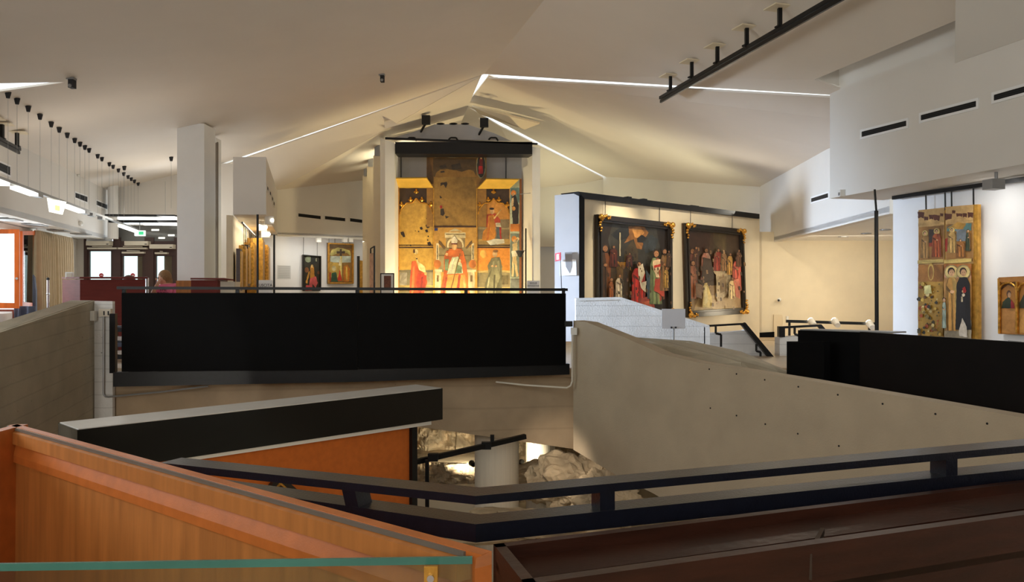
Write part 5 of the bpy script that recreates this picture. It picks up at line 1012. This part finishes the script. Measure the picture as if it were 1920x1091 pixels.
prism('grey_panel', [P(408, 527, 14.3), P(440, 528, 14.5), P(440, 650, 14.5), P(408, 650, 14.3)], (0, .3, 0), M_beige, rd2)
prism('counter_top', [P(357, 524, 14.15), P(420, 524, 14.15), P(440, 526, 14.4), P(420, 523, 14.8), P(357, 523, 14.8)], (0, 0, .02), M_desk, rd2)
tf = thing('table_frame', 'small white picture frame standing on the reception desk', 'frame', P(130, 523, 14.8))
frontal('frame', [(122, 510), (137, 510), (137, 523), (122, 523)], 14.8, .03, M_white, tf); frontal('print', [(124.5, 512), (134.5, 512), (134.5, 521), (124.5, 521)], 14.79, .01, M_beige, tf)
st = thing('magazine_rack', 'dark rack with shiny packets seen through the gap beside the footbridge', 'rack', P(221, 690, 12.0))
for y, m in ((618, M_black), (634, M_chrome), (646, M_blue), (660, M_chrome), (669, M_black)): MB().box(P(222, y, 12.0), (.18, .15, .06), .3).build('packet', m, st)
MB().bar(P(219, 605, 12.0), P(219, 672, 12.0), .03, .03, (0, 1, 0)).build('upright', M_black, st)

# timber entrance screen with glazed doors
dY = 20.95
def frame_piece(name, x0, y0, x1, y1, Y, th, m, parent): return frontal(name, rect(x0, y0, x1, y1), Y, th, m, parent)
sc_ = thing('wall_entrance_screen', 'dark timber entrance screen', 'screen', P(245, 620, dY)); del sc_['category']; struct(sc_)
for x0, x1 in ((157, 163), (212, 226), (271, 288), (326, 345)): frame_piece('post', x0, 445, x1, 625, dY-.03, .14, M_door, sc_)
frame_piece('header', 157, 452, 345, 470, dY-.02, .1, M_door, sc_)
frame_piece('transom_bar', 205, 421, 345, 424, dY, .1, M_plast, sc_)
tr_ = frame_piece('transom_glass', 215, 423, 345, 453, dY, .03, mat('smoked_glass', (104, 104, 102), .12, var=.12, scale=1.5), sc_)
for x, y, w in ((291, 431, 7), (303, 446, 6), (321, 441, 6)): frame_piece('reflected_lamp', x-w, y-1.3, x+w, y+1.3, dY-.01, .005, M_tube, tr_)  # glowing strips stand in for lamps showing in the glass
frame_piece('white_panel', 162, 445, 209, 452, dY-.05, .05, M_white, sc_)
for n_i, (x0, x1, y0, extra) in enumerate(((163, 212, 470, None), (226, 271, 479, (258, 269)), (288, 326, 479, (308, 322)))):
    dd = thing('door_%d' % (n_i+1), 'glazed entrance door, %s' % ('left', 'middle', 'right')[n_i], 'door', P((x0+x1)/2, 625, dY)); del dd['category']; struct(dd)
    frame_piece('stile', x0, y0, x0+5, 625, dY, .06, M_door, dd); frame_piece('stile', x1-4, y0, x1, 625, dY, .06, M_door, dd)
    frame_piece('top_rail', x0, y0-10, x1, y0+1, dY, .06, M_door, dd); frame_piece('bottom_rail', x0, 600, x1, 625, dY, .06, M_door, dd)
    frame_piece('pane', x0+5, y0, x1-4, 600, dY+.02, .01, M_glass, dd)
    if extra: frame_piece('side_leaf', extra[0], y0, extra[1], 600, dY+.05, .05, mat('brown_leaf', (140, 96, 76), .5), dd)
    if n_i < 2: MB().tube(P((190, 249)[n_i], 516, dY-.0), P((190, 249)[n_i], 516, dY-.02), .055, n=16).build('no_entry_sticker', M_red, dd); frame_piece('sticker_bar', (190, 249)[n_i]-2.6, 515.3, (190, 249)[n_i]+2.6, 516.8, dY-.03, .004, M_white, dd)
for k, (x0, x1, y) in enumerate(((161, 205, 452), (233, 277, 452), (280, 324, 458))):
    ac = thing('air_curtain', 'beige air curtain over the %s entrance door' % ('left', 'middle', 'right')[k], 'heater', P((x0+x1)/2, y+8, dY-.2), 'air curtains over the doors')
    frame_piece('casing', x0, y, x1, y+8, dY-.22, .2, M_beige, ac); frame_piece('badge', x1-6, y+5, x1-2, y+6.4, dY-.23, .01, M_ink, ac)
for k, (x0, x1, y) in enumerate(((163, 218, 464), (221, 275, 464), (228, 270, 472), (290, 313, 473))):
    dc = thing('door_closer', 'pale door closer bar, %s' % ('above the left door', 'above the middle door', 'on the middle door leaf', 'on the right door leaf')[k], 'door closer', P((x0+x1)/2, y+3, dY-.1), 'door closers')
    frame_piece('bar', x0, y, x1, y+3, dY-.12, .12, M_beige, dc); MB().bar(P(x0+10, y-2, dY-.1), P(x1-8, y-1.5, dY-.1), .03, .02).build('arm', M_beige, dc)
# windows on the left
w1_ = thing('window_1', 'open orange-framed casement window', 'window', P(20, 640, 15.9)); del w1_['category']; struct(w1_)
def sash(q, name):
    q = [P(*p) for p in q]; ex = (q[1]-q[0]).normalized(); ez = Vector((0, 0, 1)); w = .085; n = ex.cross(ez)
    s_ = thing(name, '', '', (q[2]+q[3])/2); s_.parent = w1_; s_.location = (q[2]+q[3])/2-w1_.location
    for k in ('label', 'category'): del s_[k]
    ins = [q[0]+ex*w-ez*w, q[1]-ex*w-ez*w, q[2]-ex*w+ez*w*1.3, q[3]+ex*w+ez*w*1.3]
    for i in range(4): j = (i+1) % 4; MB().prism([q[i], q[j], ins[j], ins[i]], n*.05).build('sash_rail', M_owood, s_)
    MB().prism([p+n*.02 for p in ins], n*.006).build('pane', M_glass, s_)
    return s_
s1_ = sash([(-40, 430, 15.5), (36, 430, 15.9), (36, 578, 15.9), (-40, 578, 15.5)], 'near_sash')
s2_ = sash([(37, 433, 16.3), (63, 433, 17.2), (63, 577, 17.2), (37, 577, 16.3)], 'far_sash')
MB().tube(P(31, 522, 15.85), P(31, 522, 15.75), .025).build('handle', M_chrome, s1_)
prism('lower_frame', [P(-30, 580, 16.2), P(26, 580, 16.4), P(26, 606, 16.4), P(-30, 606, 16.2)], (0, .06, 0), mat('red_brown_frame', (132, 60, 40), .45), w1_)
prism('lower_pane', [P(-30, 584, 16.15), P(22, 584, 16.35), P(22, 600, 16.35), P(-30, 600, 16.15)], (0, .02, 0), M_white, w1_)
def curtain(x0, x1, Yin, label, folds, m=M_curt, ytop=437, z1=FZ+.03):
    A, B = wl(14)+Vector((Yin, 0, 0)), wl(20)+Vector((Yin, 0, 0)); a, b = on_line(x0, 500, A, B), on_line(x1, 500, A, B); N = folds*10; v = []; f = []
    zt_ = 1.3; d = (b-a); d.z = 0; n = Vector((-d.y, d.x, 0)).normalized()
    for j, z in enumerate((zt_, zt_-.15, .2, z1)):
        for i in range(N+1):
            t_ = i/N; p = a+d*t_+n*(.05+.02*j)*math.sin(t_*folds*2*math.pi+.3*math.sin(9*t_)); v.append(Vector((p.x, p.y, z)))
    for j in range(3):
        for i in range(N): k = j*(N+1)+i; f.append([k, k+1, k+N+2, k+N+1])
    r = thing('curtain', label, 'curtain', (a.x, a.y, z1), 'beige curtains'); o = obj('cloth', v, f, m, r, True)
    so = o.modifiers.new('thickness', 'SOLIDIFY'); so.thickness = .012
    MB().bar(Vector((a.x, a.y, zt_+.02)), Vector((b.x, b.y, zt_+.02)), .03, .03).build('curtain_rail', M_plast, r)
curtain(69, 98, .25, 'beige pleated curtain nearest the open window', 8); curtain(101, 133, .25, 'beige pleated curtain nearest the entrance', 8)
bc_ = thing('hanging_jacket', 'dark blue-grey cloth hanging below the open window', 'cloth', P(45, 640, 16.0))
v = []; f = []
for j in range(7):
    for i in range(13):
        t_ = i/12; u = j/6; p = P(27+36*t_-4*u*(1-t_), 574+62*u, 16.0); v.append(p+Vector((0, .06*math.sin(t_*14+u), 0)))
for j in range(6):
    for i in range(12): k = j*13+i; f.append([k, k+1, k+14, k+13])
cl_ = obj('cloth', v, f, M_blue, bc_, True); cl_.modifiers.new('thickness', 'SOLIDIFY').thickness = .02
prism('dark_fold', [P(61, 515, 16.6), P(64, 520, 16.6), P(67, 545, 16.6), P(67, 630, 16.6), P(61, 630, 16.6)], (0, .05, 0), M_blue, bc_)
ps = thing('barrier_post', 'slim chrome stand before the beige curtains', 'stand', Vector((P(90, 0, 15.3).x, 15.3, FZ)))
MB().tube(P(90, 524, 15.3), Vector((P(90, 0, 15.3).x, 15.3, FZ)), .02).build('tube', M_chrome, ps); MB().ball(P(90, 523, 15.3), .03).build('knob', M_ink, ps); MB().ball(P(90, 551, 15.3), .03).build('clamp', M_chrome, ps)

# ------------------------------------------------------------------ people at the reception
def skin_mesh(name, verts, edges, radii, root, m, parent, sub=2):
    w0 = world_of(parent); me = bpy.data.meshes.new(name); me.from_pydata([Vector(v)-w0 for v in verts], edges, []); me.materials.append(m)
    o = bpy.data.objects.new(name, me); link(o); o.parent = parent
    sk = o.modifiers.new('skin', 'SKIN'); sv = me.skin_vertices[0].data if me.skin_vertices else None
    if sv is None:
        bm = bmesh.new(); bm.from_mesh(me); bm.verts.layers.skin.verify(); bm.to_mesh(me); bm.free(); sv = me.skin_vertices[0].data
    for i, r in enumerate(radii): sv[i].radius = (r, r) if not isinstance(r, tuple) else r; sv[i].use_root = (i == root)
    o.modifiers.new('sub', 'SUBSURF').levels = sub; o.modifiers['sub'].render_levels = sub
    sk.use_smooth_shade = True
    return o
M_skin = mat('skin', (226, 176, 150), .5, var=.04, scale=8); M_pink = mat('pink_shirt', (232, 120, 160), .8, var=.06, scale=6); M_hair = mat('light_brown_hair', (150, 116, 78), .6, var=.3, scale=20, stretch=(8, 8, 1), bump=.3, bscale=40); M_hair2 = mat('dark_red_hair', (84, 50, 44), .6, var=.3, scale=20, bump=.3)
M_trou = mat('dark_trousers', (40, 42, 52), .8)
pY = 15.0
def Q(px, py, dy=0): return P(px, py, pY+dy)
hip = Q(318, 608); head = Q(305, 522)
w_ = thing('person', 'seated woman in a pink lettered shirt resting her hand on her mouth', 'person', (hip.x, hip.y, FZ))
body = [hip, Q(317, 585), Q(315, 560), Q(313, 538), Q(309, 532), Q(306, 527), head,
        Q(301, 541, -.05), Q(290, 556, -.16), Q(286, 550, -.22), Q(293, 537, -.2), Q(298, 529, -.17),
        Q(328, 537, .02), Q(334, 570, -.02), Q(322, 583, -.2), Q(308, 585, -.3),
        Q(309, 612, -.1), Q(303, 616, -.45), Q(303, 645, -.5), Q(301, 649, -.66), Q(326, 612, -.1), Q(322, 616, -.45), Q(322, 645, -.5), Q(320, 649, -.66)]
ed_ = [(0, 1), (1, 2), (2, 3), (3, 4), (4, 5), (5, 6), (3, 7), (7, 8), (8, 9), (9, 10), (10, 11), (3, 12), (12, 13), (13, 14), (14, 15), (0, 16), (16, 17), (17, 18), (18, 19), (0, 20), (20, 21), (21, 22), (22, 23)]
rad_ = [.15, .145, .14, .1, .055, .06, .085, .062, .052, .047, .034, .03, .062, .052, .04, .03, .09, .075, .05, .045, .09, .075, .05, .045]
skin_mesh('body', body, ed_, rad_, 0, M_skin, w_)
skin_mesh('shirt', [hip+Vector((0, 0, -.02)), body[1], body[2], body[3], body[7], body[8].lerp(body[7], .25), body[12], body[13].lerp(body[12], .3)], [(0, 1), (1, 2), (2, 3), (3, 4), (4, 5), (3, 6), (6, 7)], [.185, .18, .18, .13, .095, .082, .095, .085], 0, M_pink, w_)
skin_mesh('trousers', [hip+Vector((0, 0, -.04)), body[16], body[17], body[18], body[20], body[21], body[22]], [(0, 1), (1, 2), (2, 3), (0, 4), (4, 5), (5, 6)], [.165, .105, .09, .065, .105, .09, .065], 0, M_trou, w_)
MB().ball(head+Vector((.01, 0, -.005)), .105, 14, 10, (.92, 1.0, 1.22)).build('head', M_skin, w_, True)
mh = MB()
mh.ball(head+Vector((.035, .02, .035)), .118, 14, 10, (1.0, 1.05, 1.12)); mh.ball(head+Vector((.075, .05, -.06)), .095, 12, 8, (.9, 1, 1.35)); mh.ball(head+Vector((.10, .05, -.15)), .07, 10, 8, (.8, 1, 1.3))
mh.build('hair', M_hair, w_, True)
fd = Vector((-.75, -.66, 0)); fs = Vector((.66, -.75, 0))
MB().ball(head+fd*.112+Vector((0, 0, -.015)), .017, 8, 6, (1, 1, 1.3)).build('nose', M_skin, w_, True)
for k in (-1, 1): MB().ball(head+fd*.092+fs*(.036*k)+Vector((0, 0, .01)), .012, 8, 6).build('eye', M_ink, w_, True)
MB().ball(head+fd*.094+Vector((0, 0, -.062)), .02, 8, 6, (1, 1, .4)).build('mouth', M_red, w_, True)
hb = body[11]
MB().ball(hb, .036, 10, 8, (.9, .7, 1.15)).build('palm', M_skin, w_, True)
for k in range(4): skin_mesh('finger', [hb+fs*(.02-.014*k)+Vector((0, 0, .02)), hb+fs*(.02-.014*k)+Vector((.015, -.01, .055-.004*abs(k-1))), hb+fs*(.02-.014*k)+Vector((.035, .0, .075-.006*abs(k-1)))], [(0, 1), (1, 2)], [.0095, .009, .008], 0, M_skin, w_, 1)
skin_mesh('thumb', [hb+fs*.03, hb+fs*.045+Vector((.02, 0, .03)), hb+fs*.04+Vector((.04, 0, .05))], [(0, 1), (1, 2)], [.011, .01, .009], 0, M_skin, w_, 1)
text('lettering', 'THE', Q(306, 543, -.2), .085, M_ink, w_, -.2); text('lettering', 'BODY', Q(305, 551, -.21), .085, M_ink, w_, -.2)
sl = thing('stool', 'low stool under the woman in pink', 'stool', (hip.x, hip.y, FZ))
MB().tube((hip.x, hip.y, hip.z-.2), (hip.x, hip.y, hip.z-.25), .2, n=20).build('seat', M_blackp, sl); MB().tube((hip.x, hip.y, hip.z-.25), (hip.x, hip.y, FZ), .03).build('stem', M_chrome, sl)
h2 = P(241, 530, 15.2); w2 = thing('person', 'person with dark reddish hair mostly hidden behind the reception desk', 'person', (h2.x, h2.y, FZ))
b2 = [Vector((h2.x, h2.y, h2.z+d)) for d in (-.85, -.6, -.35, -.17, 0)]
skin_mesh('body', b2+[b2[2]+Vector((-.2, 0, 0)), b2[2]+Vector((-.24, -.1, -.28)), b2[2]+Vector((.2, 0, 0)), b2[2]+Vector((.24, -.1, -.28))], [(0, 1), (1, 2), (2, 3), (3, 4), (2, 5), (5, 6), (2, 7), (7, 8)], [.15, .14, .12, .055, .085, .06, .045, .06, .045], 0, M_trou, w2)
MB().ball(h2, .1, 14, 10, (.92, 1, 1.2)).build('head', M_skin, w2, True); MB().ball(h2+Vector((0, .02, .03)), .118, 14, 10, (1.0, 1.05, 1.0)).build('hair', M_hair2, w2, True)
